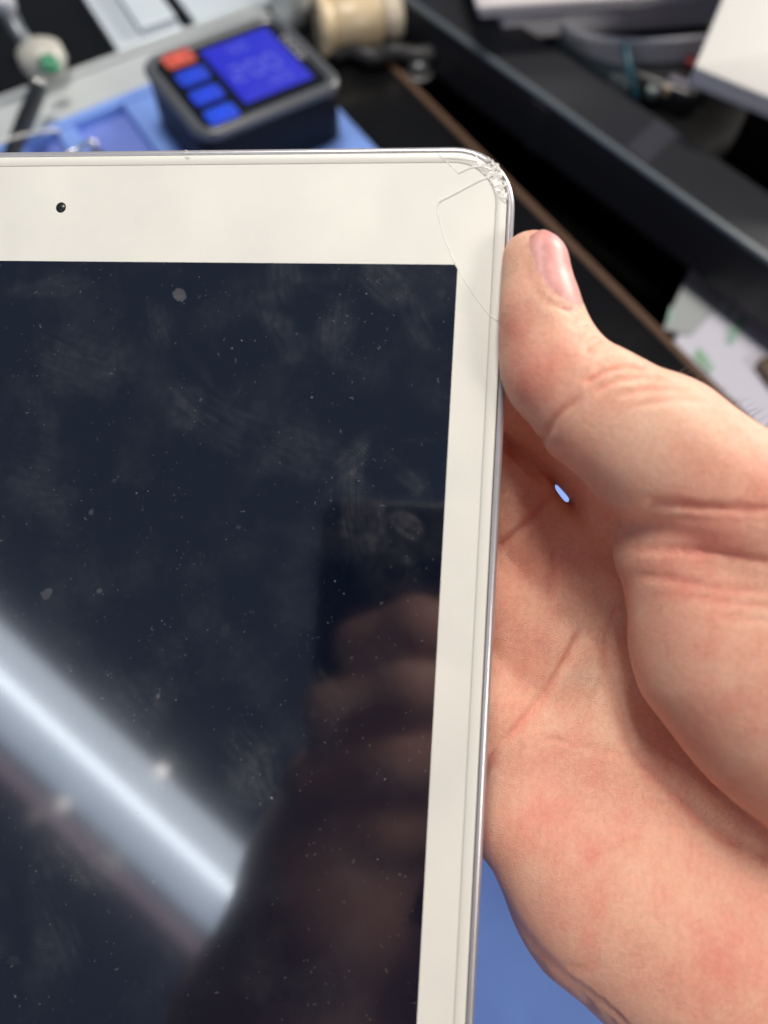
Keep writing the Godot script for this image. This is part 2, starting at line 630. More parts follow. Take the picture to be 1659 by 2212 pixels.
func tools_behind() -> void:
	# the bench meter with the blue display
	var h := 0.046
	var c := [at(305, 127, h), at(592, 16, h), at(744, 172, h), at(427, 310, h)]
	var mid: Vector3 = (c[0] + c[1] + c[2] + c[3]) / 4
	var ux: Vector3 = ((c[1] - c[0]) + (c[2] - c[3])) / 2
	var vz: Vector3 = ((c[2] - c[1]) + (c[3] - c[0])) / 2
	var wdt := ux.length()
	var dep := vz.length()
	var yaw := (atan2(-ux.z, ux.x) + atan2(vz.x, vz.z)) / 2
	var base := Transform3D(Basis(Vector3.UP, yaw), Vector3(mid.x, 0.0107, mid.z))
	var dev := thing("bench_controller", "black bench controller box with a lit blue display and four buttons", "controller", base)
	var shell := paint(Color(0.006, 0.007, 0.012), 0.5, 0.0, 0.3)
	var hh := h - 0.0107
	part("case", block(wdt - 0.003, hh - 0.006, dep - 0.003, 0.010, 0.002), shell, dev)
	var rim_m := paint(Color(0.075, 0.08, 0.09), 0.32)
	var t := Tool.new()
	var hr := hh - 0.0055
	t.loft([rounded(wdt - 0.006, dep - 0.006, 0.010, hr), rounded(wdt, dep, 0.012, hr + 0.001), rounded(wdt, dep, 0.012, hh - 0.002), rounded(wdt - 0.0035, dep - 0.0035, 0.0105, hh), rounded(wdt - 0.010, dep - 0.010, 0.008, hh), rounded(wdt - 0.0125, dep - 0.0125, 0.007, hh - 0.0018)])
	part("rim", t.done(), rim_m, dev)
	var face := paint(Color(0.006, 0.007, 0.009), 0.2, 0.0, 0.4)
	part("face_panel", block(wdt - 0.013, 0.0008, dep - 0.013, 0.006, 0.0003), face, dev, Transform3D(Basis(), Vector3(0, hh - 0.0017, 0)))
	var top := hh - 0.0009
	var local := func(px: float, py: float) -> Vector3:
		return base.affine_inverse() * at(px, py, 0.0107 + top)
	var l0: Vector3 = local.call(437, 114)
	var l1: Vector3 = local.call(576, 57)
	var l2: Vector3 = local.call(671, 167)
	var l3: Vector3 = local.call(530, 228)
	var lc := (l0 + l1 + l2 + l3) / 4
	var lw := ((l1 - l0).length() + (l2 - l3).length()) / 2
	var ld := ((l2 - l1).length() + (l3 - l0).length()) / 2
	var scr := part("display_screen", block(lw, 0.0006, ld, 0.001, 0.0002), glow(Color(0.008, 0.014, 0.52), 1.0), dev, Transform3D(Basis(), Vector3(lc.x, top, lc.z)))
	var seg := glow(Color(0.10, 0.12, 0.62), 1.0)
	var bars := func(cx: float, cz: float, s: float, mask: int) -> void:    # one figure of seven bars
		var k := [[0, -2, 1], [1, -1, 0], [1, 1, 0], [0, 2, 1], [-1, 1, 0], [-1, -1, 0], [0, 0, 1]]
		for i in 7:
			if mask & (1 << i):
				var q = k[i]
				var bx := block(s * (0.9 if q[2] else 0.28), 0.0003, s * (0.28 if q[2] else 0.9), 0.0003, 0.0001)
				part("display_bar", bx, seg, scr, Transform3D(Basis(), Vector3(cx + q[0] * s * 0.55, 0.0006, cz + q[1] * s * 0.55)))
	for i in 3:
		bars.call(-lw * 0.3 + i * 0.0105, lc.z * 0.0 + ld * 0.05, 0.0058, [91, 63, 63][i])
	for i in 2:
		bars.call(-lw * 0.12 + i * 0.006, -ld * 0.34, 0.003, [109, 63][i])
	for i in 3:
		bars.call(-lw * 0.05 + i * 0.006, ld * 0.33, 0.003, [6, 91, 63][i])
	for b in [[386, 128, Color(0.75, 0.11, 0.07), 0.75], [417, 166, Color(0.002, 0.045, 0.62), 0.9], [447, 206, Color(0.002, 0.045, 0.66), 0.9], [479, 247, Color(0.002, 0.06, 0.72), 0.9]]:
		var p: Vector3 = local.call(b[0], b[1])
		var bt := part("button_light", block(0.0172, 0.0014, 0.0125, 0.0025, 0.0005), glow(b[2], b[3]), dev, Transform3D(Basis(), Vector3(p.x, top - 0.0003, p.z)))
		var sym := Tool.new()
		var ring := []
		for i in 13:
			var a := TAU * i / 12
			ring.append(Vector3(cos(a) * 0.0018, 0.0015, sin(a) * 0.0018))
		sym.tube(ring, 0.0003, 5)
		part("symbol", sym.done(), glow(b[2] * 1.6, 1.0), bt)
	# worn white lettering beside the display
	var ink := paint(Color(0.45, 0.45, 0.45), 0.5)
	var lg0: Vector3 = local.call(612, 80)
	var lg1: Vector3 = local.call(660, 128)
	for i in 4:
		var p := lg0.lerp(lg1, (i + 0.3) / 4.0)
		var s := Tool.new()
		var pts := []
		for k in 10:
			var a := -2.2 + 4.6 * k / 9.0
			pts.append(Vector3(cos(a) * 0.0022, 0, sin(a) * 0.0019))
		s.tube(pts, 0.00045, 5)
		part("lettering", s.done(), ink, dev, Transform3D(Basis(Vector3.UP, 0.9 + 0.7 * i), Vector3(p.x, top + 0.0001, p.z)))
	var dl := AreaLight3D.new()
	dl.name = "display_glow"
	dl.area_size = Vector2(lw, ld)
	dl.light_color = Color(0.1, 0.15, 1.0)
	dl.light_energy = 0.0004
	dl.shadow_enabled = true
	dev.add_child(dl)
	dl.transform = Transform3D(Basis(Vector3.RIGHT, PI / 2).inverse(), Vector3(lc.x, top + 0.002, lc.z))

	# cream plastic fitting lying on its side
	var cream := paint(Color(0.56, 0.44, 0.27), 0.38)
	cream.clearcoat_enabled = true
	cream.clearcoat = 0.3
	var p0 := at(686, 58, 0.018)
	var p1 := at(866, 32, 0.018)
	var ax := (p1 - p0).normalized()
	var fy := Basis(ax.cross(Vector3.UP).normalized().cross(ax), ax, ax.cross(Vector3.UP).normalized() * -1.0)
	fy = Basis(Vector3.UP, ax, Vector3.UP.cross(ax))
	var fit := thing("plastic_fitting", "cream plastic fitting with a hollow flanged end behind the controller", "plastic fitting", Transform3D(fy, p0))
	var ln := (p1 - p0).length()
	part("collar", lathe([Vector2(0.008, 0.004), Vector2(0.0135, 0.0), Vector2(0.0165, 0.001), Vector2(0.0172, 0.004), Vector2(0.0165, 0.008), Vector2(0.013, 0.009)]), cream, fit)
	part("bore", lathe([Vector2(0.011, 0.0005), Vector2(0.010, 0.006), Vector2(0.0005, 0.012)]), paint(Color(0.25, 0.18, 0.08), 0.6), fit)
	part("barrel", lathe([Vector2(0.013, 0.008), Vector2(0.0145, 0.010), Vector2(0.0148, ln * 0.72), Vector2(0.012, ln * 0.76), Vector2(0.010, ln * 0.78)]), cream, fit)
	part("end_cap", lathe([Vector2(0.010, ln * 0.78), Vector2(0.0125, ln * 0.81), Vector2(0.0125, ln * 0.97), Vector2(0.011, ln)]), paint(Color(0.60, 0.52, 0.40), 0.35), fit)
	var pot := thing("white_pot", "small glossy white pot standing left of the cream fitting", "pot", Transform3D(Basis(), at(632, 44, 0.0)))
	var gloss := paint(Color(0.62, 0.64, 0.60), 0.2)
	part("body", lathe([Vector2(0.008, 0.0005), Vector2(0.013, 0.001), Vector2(0.0135, 0.016), Vector2(0.0125, 0.019)]), gloss, pot)
	part("lid", lathe([Vector2(0.0125, 0.019), Vector2(0.0145, 0.0195), Vector2(0.0145, 0.025), Vector2(0.0125, 0.027), Vector2(0.002, 0.0275)]), gloss, pot)

	# a black cable in front of the fitting
	var rubber := paint(Color(0.02, 0.02, 0.022), 0.5)
	var cb := Tool.new()
	cb.tube(curve_points([at(716, 118, 0.006), at(760, 108, 0.008), at(800, 122, 0.009), at(850, 112, 0.007), at(905, 120, 0.008), at(960, 105, 0.008)]), 0.0055, 10)
	tag(part("black_cable", cb.done(), rubber, self), "thick black cable lying between the cream fitting and rail", "cable")
	var bolt := thing("metal_bolt", "small round metal bolt head at the far end of the wooden edge", "bolt", Transform3D(Basis(), at(905, 148, 0.002)))
	part("head", lathe([Vector2(0.006, -0.002), Vector2(0.0065, 0.002), Vector2(0.005, 0.0045), Vector2(0.0005, 0.0055)]), paint(Color(0.10, 0.105, 0.11), 0.4, 0.5), bolt)
	part("washer", lathe([Vector2(0.009, -0.0035), Vector2(0.009, -0.0022), Vector2(0.002, -0.0021)]), paint(Color(0.2, 0.2, 0.2), 0.4, 0.7), bolt)

	# lever with the white knob, top left
	var lever := thing("lever", "grey metal lever ending in a white knob with green cap", "lever", Transform3D(Basis(), at(92, 128, 0.016)))
	var o := at(92, 128, 0.016)
	var rod := Tool.new()
	rod.tube([at(14, 22, 0.030) - o, at(40, 70, 0.022) - o, Vector3(-0.006, 0.0, -0.005)], [0.0055, 0.0050, 0.0042], 10)
	part("rod", rod.done(), paint(Color(0.16, 0.18, 0.20), 0.35, 0.5), lever)
	part("collar", block(0.013, 0.008, 0.013, 0.005, 0.001), paint(Color(0.4, 0.42, 0.46), 0.3), lever, Transform3D(Basis(), at(14, 22, 0.030) - o))
	part("knob", lathe([Vector2(0.004, -0.0105), Vector2(0.011, -0.008), Vector2(0.0145, -0.001), Vector2(0.0135, 0.006), Vector2(0.008, 0.0095), Vector2(0.0005, 0.0105)]), paint(Color(0.40, 0.39, 0.35), 0.4), lever)
	part("cap", lathe([Vector2(0.0052, 0.0), Vector2(0.0062, 0.001), Vector2(0.005, 0.0028), Vector2(0.0005, 0.0032)]), paint(Color(0.01, 0.16, 0.075), 0.4), lever, Transform3D(Basis(Vector3(0, 0, 1), -0.5) * Basis(Vector3.RIGHT, 0.35), at(107, 140, 0.026) - o))

	# black stylus leaning over the mat's back rib
	var s0 := at(86, 186, 0.022)
	var s1 := at(20, 345, 0.030)
	var pen := thing("pen", "black pen with a shiny rounded end over the grey plate", "pen", Transform3D(Basis(), s0))
	var pb := Tool.new()
	pb.tube([Vector3.ZERO, (s1 - s0) * 0.06, (s1 - s0) * 0.5, s1 - s0, (s1 - s0) * 1.5], [0.0038, 0.0050, 0.0050, 0.0040, 0.0030], 12)
	part("barrel", pb.done(), paint(Color(0.008, 0.009, 0.011), 0.3), pen)
	var pc := Tool.new()
	pc.tube([(s0 - s1) * 0.03, Vector3.ZERO, (s1 - s0) * 0.04], [0.003, 0.0047, 0.0053], 12)
	part("end_ring", pc.done(), paint(Color(0.45, 0.45, 0.45), 0.2, 0.8), pen)

	# white wire and the bent metal hook close behind the tablet
	var wire := Tool.new()
	wire.tube(curve_points([at(-60, 335, 0.05), at(0, 308, 0.05), at(50, 292, 0.05), at(117, 281, 0.048), at(130, 290, 0.03)]), 0.0008, 6)
	tag(part("white_wire", wire.done(), paint(Color(0.6, 0.58, 0.52), 0.4), self), "thin white wire arching over the mat behind the tablet", "wire")
	var hook := thing("metal_hook", "bent shiny steel hook lying behind the tablet's top edge", "hook", Transform3D(Basis(), at(190, 318, 0.05)))
	var ho := at(190, 318, 0.05)
	var hk := Tool.new()
	hk.tube(curve_points([at(120, 352, 0.05) - ho, at(160, 328, 0.05) - ho, at(196, 306, 0.052) - ho, at(205, 316, 0.050) - ho, at(196, 334, 0.046) - ho]), 0.0012, 8)
	part("shank", hk.done(), paint(Color(0.62, 0.60, 0.56), 0.2, 0.85), hook)
	var kn := Tool.new()
	kn.tube([at(205, 330, 0.046) - ho, at(222, 336, 0.046) - ho], 0.0022, 10)
	part("ferrule", kn.done(), paint(Color(0.08, 0.08, 0.09), 0.25, 0.6), hook)


func rail_and_boxes() -> void:
	# black rail: a square tube running beside the desk
	var h := 0.03
	var a := at(880, 0, h)
	var b := at(1659, 560, h)
	var u := (b - a).normalized()
	var w := Vector3(u.z, 0, -u.x)
	if w.x < 0:
		w = -w
	var wide := (at(1560, 343, h) - a).dot(w)
	var rail := thing("rail", "black painted square rail running past the desk's wooden edge", "rail", Transform3D(Basis(), a))
	var m := paint(Color(0.025, 0.0255, 0.029), 0.4, 0.0, 0.4)
	m.roughness_texture = noise_tex(0.01, 3, 256, Color(0.7, 0.7, 0.7), Color(1, 1, 1))
	tri(m, 4.0)
	var prof := [Vector2(0.0, -0.033), Vector2(wide, -0.033), Vector2(wide, -0.002), Vector2(wide - 0.002, 0.0), Vector2(0.0035, 0.0), Vector2(0.0012, -0.0012), Vector2(0.0, -0.0038)]
	var loops := []
	for s in [-0.35, 0.95]:
		var l := []
		for p in prof:
			l.append(u * s + w * p.x + Vector3(0, p.y, 0))
		loops.append(l)
	var t := Tool.new(false)
	t.loft(loops)
	part("tube", t.done(), m, rail)
	var edge := paint(Color(0.11, 0.13, 0.145), 0.3)
	var et := Tool.new()
	et.tube([u * -0.35 + w * 0.0018 + Vector3(0, -0.0014, 0), u * 0.95 + w * 0.0018 + Vector3(0, -0.0014, 0)], 0.0022, 8)
	part("edge_highlight", et.done(), edge, rail)  # highlight along the rail's edge, painted as a paler round strip
	part("bracket", prism([w * -0.0015 + u * 0.115, w * -0.0015 + u * 0.128, w * 0.0 + u * 0.128, w * 0.0 + u * 0.115], 0.029, 0.0004), m, rail, Transform3D(Basis(), Vector3(0, -0.004, 0)))
	for s in [-0.3, 0.9]:
		part("leg", block(0.03, 0.7, 0.03), m, rail, Transform3D(Basis(), u * s + w * wide / 2 + Vector3(0, -0.76, 0)))
	var sheen_patch := paint(Color(0.045, 0.043, 0.055), 0.3)
	var q := at(1411, 300, h) - a
	var qd := q.dot(u)
	part("sheen_patch", prism([u * (qd - 0.004) + w * 0.006, u * (qd + 0.012) + w * 0.004, u * (qd + 0.006) + w * (wide - 0.003), u * (qd - 0.010) + w * (wide - 0.003)], 0.0003, 0.0001), sheen_patch, rail, Transform3D(Basis(), Vector3(0, 0.0004, 0)))  # reflection on the rail's top, painted as a thin patch

	# lower shelf under the rail with the white carton printed green
	var hs := -0.0735
	var dark := paint(Color(0.005, 0.005, 0.0055), 0.6, 0.0, 0.25)
	var shelf := thing("shelf", "dark shelf low behind the rail carrying white cartons", "shelf", Transform3D(Basis(), at(1600, 700, hs)))
	part("board", prism([u * -0.9 - w * 0.05, u * 0.8 - w * 0.05, u * 0.8 + w * 0.5, u * -0.9 + w * 0.5], 0.015, 0.001), dark, shelf, Transform3D(Basis(), Vector3(0, -0.003, 0)))
	for s in [-0.8, 0.7]:
		part("leg", block(0.03, 0.65, 0.03), dark, shelf, Transform3D(Basis(), u * s + w * 0.2 + Vector3(0, -0.668, 0)))
	var hc := -0.018
	var c0 := at(1469, 555, hc)
	var c1 := at(1430, 712, hc)
	var cu := u
	var carton := thing("printed_carton", "white carton with pale green print below the black rail", "carton", Transform3D(Basis(), c0))
	var white := paint(Color(0.60, 0.59, 0.68), 0.55)
	var side := (c1 - c0)
	side = side + side.normalized() * 0.05
	var ov := -w * 0.02 + cu * -0.006
	part("box", prism([Vector3.ZERO + w * 0.05, side, side + cu * 0.42, cu * 0.30 + w * 0.05], 0.052, 0.001), white, carton)
	var grey_area_m := paint(Color(0.36, 0.38, 0.39), 0.5)
	var i0 := at(1469, 552, hc) - c0
	part("grey_area", prism([i0 + w * 0.02, at(1432, 712, hc) - c0, at(1490, 728, hc) - c0, at(1562, 636, hc) - c0 + w * 0.02], 0.0004, 0.0001), grey_area_m, carton, Transform3D(Basis(), Vector3(0, 0.0008, 0)))  # greyer area on the left of the carton's top
	var green := paint(Color(0.31, 0.47, 0.39), 0.5)
	var green2 := paint(Color(0.22, 0.43, 0.25), 0.5)
	for g in [[1578, 664, 13, 18, green], [1568, 682, 8, 12, green], [1600, 696, 20, 14, green], [1588, 714, 22, 14, green], [1578, 734, 14, 12, green], [1508, 768, 10, 16, green2], [1520, 782, 10, 16, green2], [1532, 797, 8, 12, green2], [1448, 684, 8, 22, green]]:
		var g0 := at(g[0] - g[2], g[1] + g[3] * 0.3, hc) - c0
		var g1 := at(g[0] - g[2] * 0.1, g[1] + g[3], hc) - c0
		var g2 := at(g[0] + g[2], g[1] - g[3] * 0.3, hc) - c0
		var g3 := at(g[0] + g[2] * 0.1, g[1] - g[3], hc) - c0
		part("green_print", prism([g0, g1, g2, g3], 0.0003, 0.0001), g[4], carton, Transform3D(Basis(), Vector3(0, 0.0011, 0)))
	var bt := at(1672, 818, hc)
	tag(part("brown_block", block(0.014, 0.006, 0.022, 0.003, 0.001), paint(Color(0.10, 0.065, 0.04), 0.6), self, turned(20, bt + Vector3(0, 0.0005, 0))), "small brown block standing on the white printed carton", "block")

	# upper ledge behind the rail: white boxes, cable coil and clutter
	var hl := 0.0
	var ledge := thing("ledge", "dark ledge behind the rail carrying white boxes and cables", "ledge", Transform3D(Basis(), a + Vector3(0, hl - h, 0)))
	part("board", prism([w * (wide + 0.004) - u * 0.35, w * (wide + 0.004) + u * 0.95, w * 0.7 + u * 0.95, w * 0.7 - u * 0.35], 0.02, 0.001), dark, ledge)
	for s in [-0.3, 0.9]:
		part("leg", block(0.03, 0.7, 0.03), dark, ledge, Transform3D(Basis(), u * s + w * 0.6 + Vector3(0, -0.73, 0)))

	var paper := paint(Color(0.50, 0.465, 0.465), 0.5)
	var paper2 := paint(Color(0.80, 0.79, 0.82), 0.5)
	var paper3 := paint(Color(0.58, 0.565, 0.54), 0.5)
	# lower box of the stack
	var k0 := at(1080, 88, 0.022)
	var k1 := at(1545, 56, 0.022)
	var ku := (k1 - k0).normalized()
	var kyaw := rad_to_deg(atan2(-ku.z, ku.x))
	var kb := Basis(Vector3.UP, deg_to_rad(kyaw))
	var lower := thing("flat_box", "grey white flat box at the bottom of the stack, in shade", "box", Transform3D(kb, k0 + kb * Vector3(0.11, 0, -0.07)), "flat white boxes stacked behind the rail")
	part("tray", block(0.22, 0.024, 0.14, 0.002, 0.001), paper2, lower)
	part("lid", block(0.222, 0.012, 0.142, 0.002, 0.001), paper2, lower, Transform3D(Basis(), Vector3(0, 0.0145, 0)))
	var j0 := at(1032, 40, 0.050)
	var upper := thing("flat_box", "white flat box on top of the stack, jutting out to its left", "box", Transform3D(kb, Vector3(j0.x, 0.0490, j0.z) + kb * Vector3(0.12, 0, -0.07)), "flat white boxes stacked behind the rail")
	part("tray", block(0.238, 0.005, 0.138, 0.002, 0.001), paper, upper)
	part("lid", block(0.242, 0.004, 0.142, 0.002, 0.001), paper, upper, Transform3D(Basis(), Vector3(0, 0.004, 0)))
	# under the stack: a dark pedestal that lifts it over the clutter
	var crate := thing("black_case", "black equipment case under the stacked white boxes", "case", Transform3D(kb, Vector3(k0.x, hl + 0.0005, k0.z) + kb * Vector3(0.12, 0, -0.075)))
	part("body", block(0.2, 0.0205, 0.11, 0.004, 0.001), dark, crate)
	# box on the right
	var t0 := at(1507, 142, 0.07)
	var t1 := at(1659, 206, 0.07)
	var tu := (t1 - t0).normalized()
	var tb := Basis(Vector3.UP, atan2(-tu.z, tu.x))
	var face_up := Vector3(sin(0.21) * 0.34, cos(0.21), sin(0.21) * 0.94)      # it lies propped up by some twelve degrees
	var along := sight(1659, 204)
	tu = (CAM_AT + along * ((t0 - CAM_AT).dot(face_up) / along.dot(face_up)) - t0).normalized()
	var lid_basis := Basis(tu, face_up, tu.cross(face_up))
	var ty := lid_basis.z
	var lid_long := 0.13
	var right := thing("white_box", "flat white box propped up at a tilt, right of the stack", "box", Transform3D(lid_basis, t0 + tu * 0.08 - ty * lid_long / 2 - lid_basis.y * 0.0123))
	part("body", block(0.16, 0.010, lid_long, 0.002, 0.001), paper3, right)
	part("lid", block(0.162, 0.0035, lid_long + 0.002, 0.002, 0.0008), paper3, right, Transform3D(Basis(), Vector3(0, 0.0088, 0)))
	var stand := thing("black_case", "tall black case under the tilted white box", "case", Transform3D(tb, Vector3(t0.x, hl + 0.0005, t0.z) + tb * Vector3(0.09, 0, -0.06)))
	part("body", block(0.13, 0.052, 0.05, 0.003, 0.001), dark, stand)

	# grey cable coil
	var coil := thing("cable_coil", "pale grey cable wound in loops under the white boxes", "cable", Transform3D(Basis(), at(1390, 60, 0.02)))
	var co := at(1390, 60, 0.02)
	var cable_m := paint(Color(0.72, 0.72, 0.74), 0.45)
	for k in 5:
		var pts := []
		for i in 33:
			var th := TAU * i / 32
			pts.append(Vector3(cos(th) * (0.050 + 0.0016 * k), -0.004 + 0.0034 * k + 0.0012 * sin(3 * th + k), sin(th) * (0.034 - 0.0016 * k) + 0.002 * k - 0.004))
		var ct := Tool.new()
		ct.tube(pts, 0.0022, 8, false)
		part("loop", ct.done(), cable_m, coil)
	var strip := paint(Color(0.24, 0.28, 0.28), 0.3)
	var v0 := at(1195, 80, 0.012)
	var v1 := at(1360, 190, 0.012)
	var vd := (v1 - v0).normalized()
	var vn := Vector3(vd.z, 0, -vd.x)
	if vn.x < 0:
		vn = -vn
	tag(part("grey_strip", prism([Vector3.ZERO, v1 - v0, v1 - v0 + vn * 0.02, vn * 0.02], 0.011, 0.001), strip, self, Transform3D(Basis(), v0)), "grey plastic strip leaning out from under the cable coil", "strip")
	var teal := Tool.new()
	var te := at(1354, 112, 0.03)
	teal.tube(curve_points([at(1350, 100, 0.03) - te, Vector3.ZERO, at(1362, 160, 0.024) - te, at(1374, 214, 0.012) - te]), 0.0024, 8)
	tag(part("teal_cable", teal.done(), paint(Color(0.02, 0.09, 0.13), 0.4), self, Transform3D(Basis(), te)), "short teal cable hanging beside the grey strip", "cable")
	var plug := thing("plug_block", "glossy black plug block with a red mark beside white box", "plug", turned(-35, at(1440, 180, 0.008)))
	var po := at(1440, 180, 0.008)
	part("body", block(0.042, 0.016, 0.030, 0.004, 0.002), paint(Color(0.03, 0.03, 0.033), 0.22), plug, Transform3D(Basis(), Vector3(0, -0.0075, 0)))
	var inv := plug.transform.affine_inverse()
	part("red_mark", block(0.009, 0.004, 0.007, 0.001, 0.0005), paint(Color(0.16, 0.01, 0.015), 0.5), plug, Transform3D(Basis(), inv * at(1493, 144, 0.018)))
	part("pale_glint", block(0.009, 0.004, 0.006, 0.002, 0.0008), paint(Color(0.45, 0.45, 0.52), 0.25, 0.5), plug, Transform3D(Basis(), inv * at(1517, 163, 0.016)))  # white glint, put in as a pale block
	part("cream_tip", block(0.007, 0.007, 0.007, 0.003, 0.001), paint(Color(0.62, 0.48, 0.33), 0.4), plug, Transform3D(Basis(), inv * at(1439, 205, 0.009)))
	part("grey_tip", block(0.008, 0.007, 0.010, 0.003, 0.001), paint(Color(0.28, 0.33, 0.32), 0.4), plug, Transform3D(Basis(), inv * at(1408, 208, 0.006)))
	part("grey_glint", block(0.016, 0.002, 0.005, 0.001, 0.0005), paint(Color(0.24, 0.23, 0.28), 0.3, 0.4), plug, Transform3D(Basis(), inv * at(1472, 180, 0.017)))  # purple-grey glint, put in as a thin block


# ---------------------------------------------------------------- tablet
func outline(inset: float, z: float, r: float, n := 10) -> Array:     # the tablet's rounded outline, mm, counter-clockwise from the front
	var x := TAB_HW - inset
	var y0 := -inset
	var y1 := -TAB_LEN + inset
	var rr := maxf(r - inset, 0.5)
	var l := []
	for c in [[1, 1, 0], [-1, 1, 1], [-1, -1, 2], [1, -1, 3]]:
		for i in n + 1:
			var t: float = PI / 2 * (c[2] + float(i) / n)
			l.append(Vector3(c[0] * (x - rr) + cos(t) * rr, (y0 - rr if c[1] > 0 else y1 + rr) + sin(t) * rr, z) * 0.001)
	return l

func ribbon(pts: Array, wide, z: float, lift: float) -> ArrayMesh:     # a thin ridge along a line on the glass (points in mm)
	var loops := []
	for i in pts.size():
		var d: Vector3 = (pts[mini(i + 1, pts.size() - 1)] - pts[maxi(i - 1, 0)]).normalized()
		var s: Vector3 = Vector3(-d.y, d.x, 0) * (wide if wide is float else wide[i]) * 0.5
		var p := Vector3(pts[i].x, pts[i].y, z)
		loops.append([(p - s) * 0.001, (p + Vector3(0, 0, lift)) * 0.001, (p + s) * 0.001])
	var t := Tool.new(false)
	t.loft(loops, false, false)
	return t.done()

func on_glass(list: Array) -> Array:
	var out := []
	for p in list:
		out.append(grip(p[0], p[1], 0))
	return out

func tablet() -> void:
	var o := thing("tablet", "white tablet with a dark screen and a shattered top corner", "tablet", tab)
	var alu := paint(Color(0.56, 0.54, 0.56), 0.35, 0.6)
	alu.roughness_texture = noise_tex(0.05, 3, 256, Color(0.8, 0.8, 0.8), Color(1, 1, 1))
	tri(alu, 40.0)
	var t := Tool.new()
	t.loft([outline(14, -7.5, 10), outline(6, -7.3, 10), outline(1.0, -5.6, 10), outline(-1.15, -3.2, 10), outline(-1.5, -1.6, 10), outline(-1.35, -0.75, 10), outline(-0.85, -0.38, 10), outline(-0.24, -0.34, 10), outline(-0.20, -0.9, 10), outline(0.4, -1.1, 10)])
	part("shell", t.done(), alu, o)
	var white := paint(Color(0.80, 0.785, 0.71), 0.5)
	white.clearcoat_enabled = true
	white.clearcoat = 0.7
	white.clearcoat_roughness = 0.04
	white.albedo_texture = noise_tex(0.006, 4, 512, Color(0.94, 0.94, 0.95), Color(1, 1, 1))
	tri(white, 9.0)
	# plastic rim round the glass
	var t2 := Tool.new()
	t2.loft([outline(-0.02, -1.2, 10), outline(-0.02, -0.20, 10), outline(0.03, -0.09, 10), outline(0.14, -0.04, 10), outline(1.78, -0.01, 10), outline(1.83, -0.06, 10), outline(1.84, -0.3, 10)], false, false)
	part("rim", t2.done(), paint(Color(0.75, 0.735, 0.67), 0.4), o)
	var t4 := Tool.new()
	t4.loft([outline(0.0, -0.42, 10), outline(-0.25, -0.42, 10), outline(-0.25, -0.37, 10)], false, false)
	part("frame_gap", t4.done(), paint(Color(0.03, 0.03, 0.032), 0.6), o)
	var gap := paint(Color(0.40, 0.38, 0.33), 0.7)
	var t3 := Tool.new()
	t3.loft([outline(1.7, -0.14, 10), outline(2.2, -0.14, 10)], false, false)
	part("glass_seam", t3.done(), gap, o)
	# glass front: the white border with its openings
	var csg := CSGCombiner3D.new()
	csg.name = "white_border"
	o.add_child(csg)
	var body := CSGPolygon3D.new()
	body.name = "border_sheet"
	var poly := PackedVector2Array()
	for p in outline(1.98, 0, 10):
		poly.append(Vector2(p.x, p.y))
	body.polygon = poly
	body.depth = 0.00115
	body.position.z = 0.0
	body.mode = CSGPolygon3D.MODE_DEPTH
	csg.add_child(body)
	var win := CSGPolygon3D.new()
	win.name = "screen_opening"
	var wp := PackedVector2Array()
	for c in [[1, 1, 0], [-1, 1, 1], [-1, -1, 2], [1, -1, 3]]:
		for i in 4:
			var a: float = PI / 2 * (c[2] + i / 3.0)
			wp.append(Vector2(c[0] * (SCR_HW - 0.6) + cos(a) * 0.6, (-SCR_TOP - 0.6 if c[1] > 0 else -TAB_LEN + SCR_TOP + 0.6) + sin(a) * 0.6) * 0.001)
	win.polygon = wp
	win.depth = 0.004
	win.position.z = 0.001
	win.operation = CSGShape3D.OPERATION_SUBTRACTION
	csg.add_child(win)
	var hole := CSGCylinder3D.new()
	hole.name = "camera_opening"
	hole.radius = 0.00105
	hole.height = 0.004
	hole.sides = 32
	hole.rotation.x = PI / 2
	hole.position = Vector3(-1.5, -10.2, 0) * 0.001
	hole.operation = CSGShape3D.OPERATION_SUBTRACTION
	csg.add_child(hole)
	csg.material_override = white
	for c in [body, win, hole]:
		c.material = white
	# front camera down its hole
	var cm := part("front_camera", lathe([Vector2(0.0005, -0.0009), Vector2(0.0011, -0.00089), Vector2(0.00112, -0.0002), Vector2(0.00106, -0.00005)], 32), paint(Color(0.012, 0.013, 0.015), 0.35), o, Transform3D(Basis(Vector3.RIGHT, PI / 2), Vector3(-1.5, -10.2, 0) * 0.001))
	var ln := SphereMesh.new()
	ln.radius = 0.00055
	ln.height = 0.0006
	part("lens", ln, paint(Color(0.004, 0.004, 0.008), 0.05), cm, Transform3D(Basis(), Vector3(0, -0.0008, 0)))
	# the screen
	var sm := StandardMaterial3D.new()
	sm.albedo_texture = screen_picture()
	sm.texture_repeat = false
	sm.roughness = 0.105
	sm.metallic_specular = 0.70
	sm.clearcoat_enabled = true
	sm.clearcoat = 1.0
	sm.clearcoat_roughness = 0.04
	var st := SurfaceTool.new()
	st.begin(Mesh.PRIMITIVE_TRIANGLES)
	var x0 := -SCR_HW - 0.5
	var x1 := SCR_HW + 0.5
	var y0 := -SCR_TOP + 0.5
	var y1 := -TAB_LEN + SCR_TOP - 0.5
	for c in [[0, 0], [1, 0], [1, 1], [0, 0], [1, 1], [0, 1]]:
		var p := Vector3(lerpf(x0, x1, c[0]), lerpf(y0, y1, c[1]), -0.03)
		# the picture holds the dirt of the upper right of the screen; beyond it the screen is clean
		st.set_uv(Vector2((p.x + 60.0) / 136.5, (-20.3 - p.y) / 156.0))
		st.set_normal(Vector3(0, 0, 1))
		st.add_vertex(p * 0.001)
	part("screen", st.commit(), sm, o)
	# cracks
	var bright := paint(Color(0.86, 0.86, 0.82), 0.2)
	var shade := paint(Color(0.27, 0.27, 0.25), 0.4)
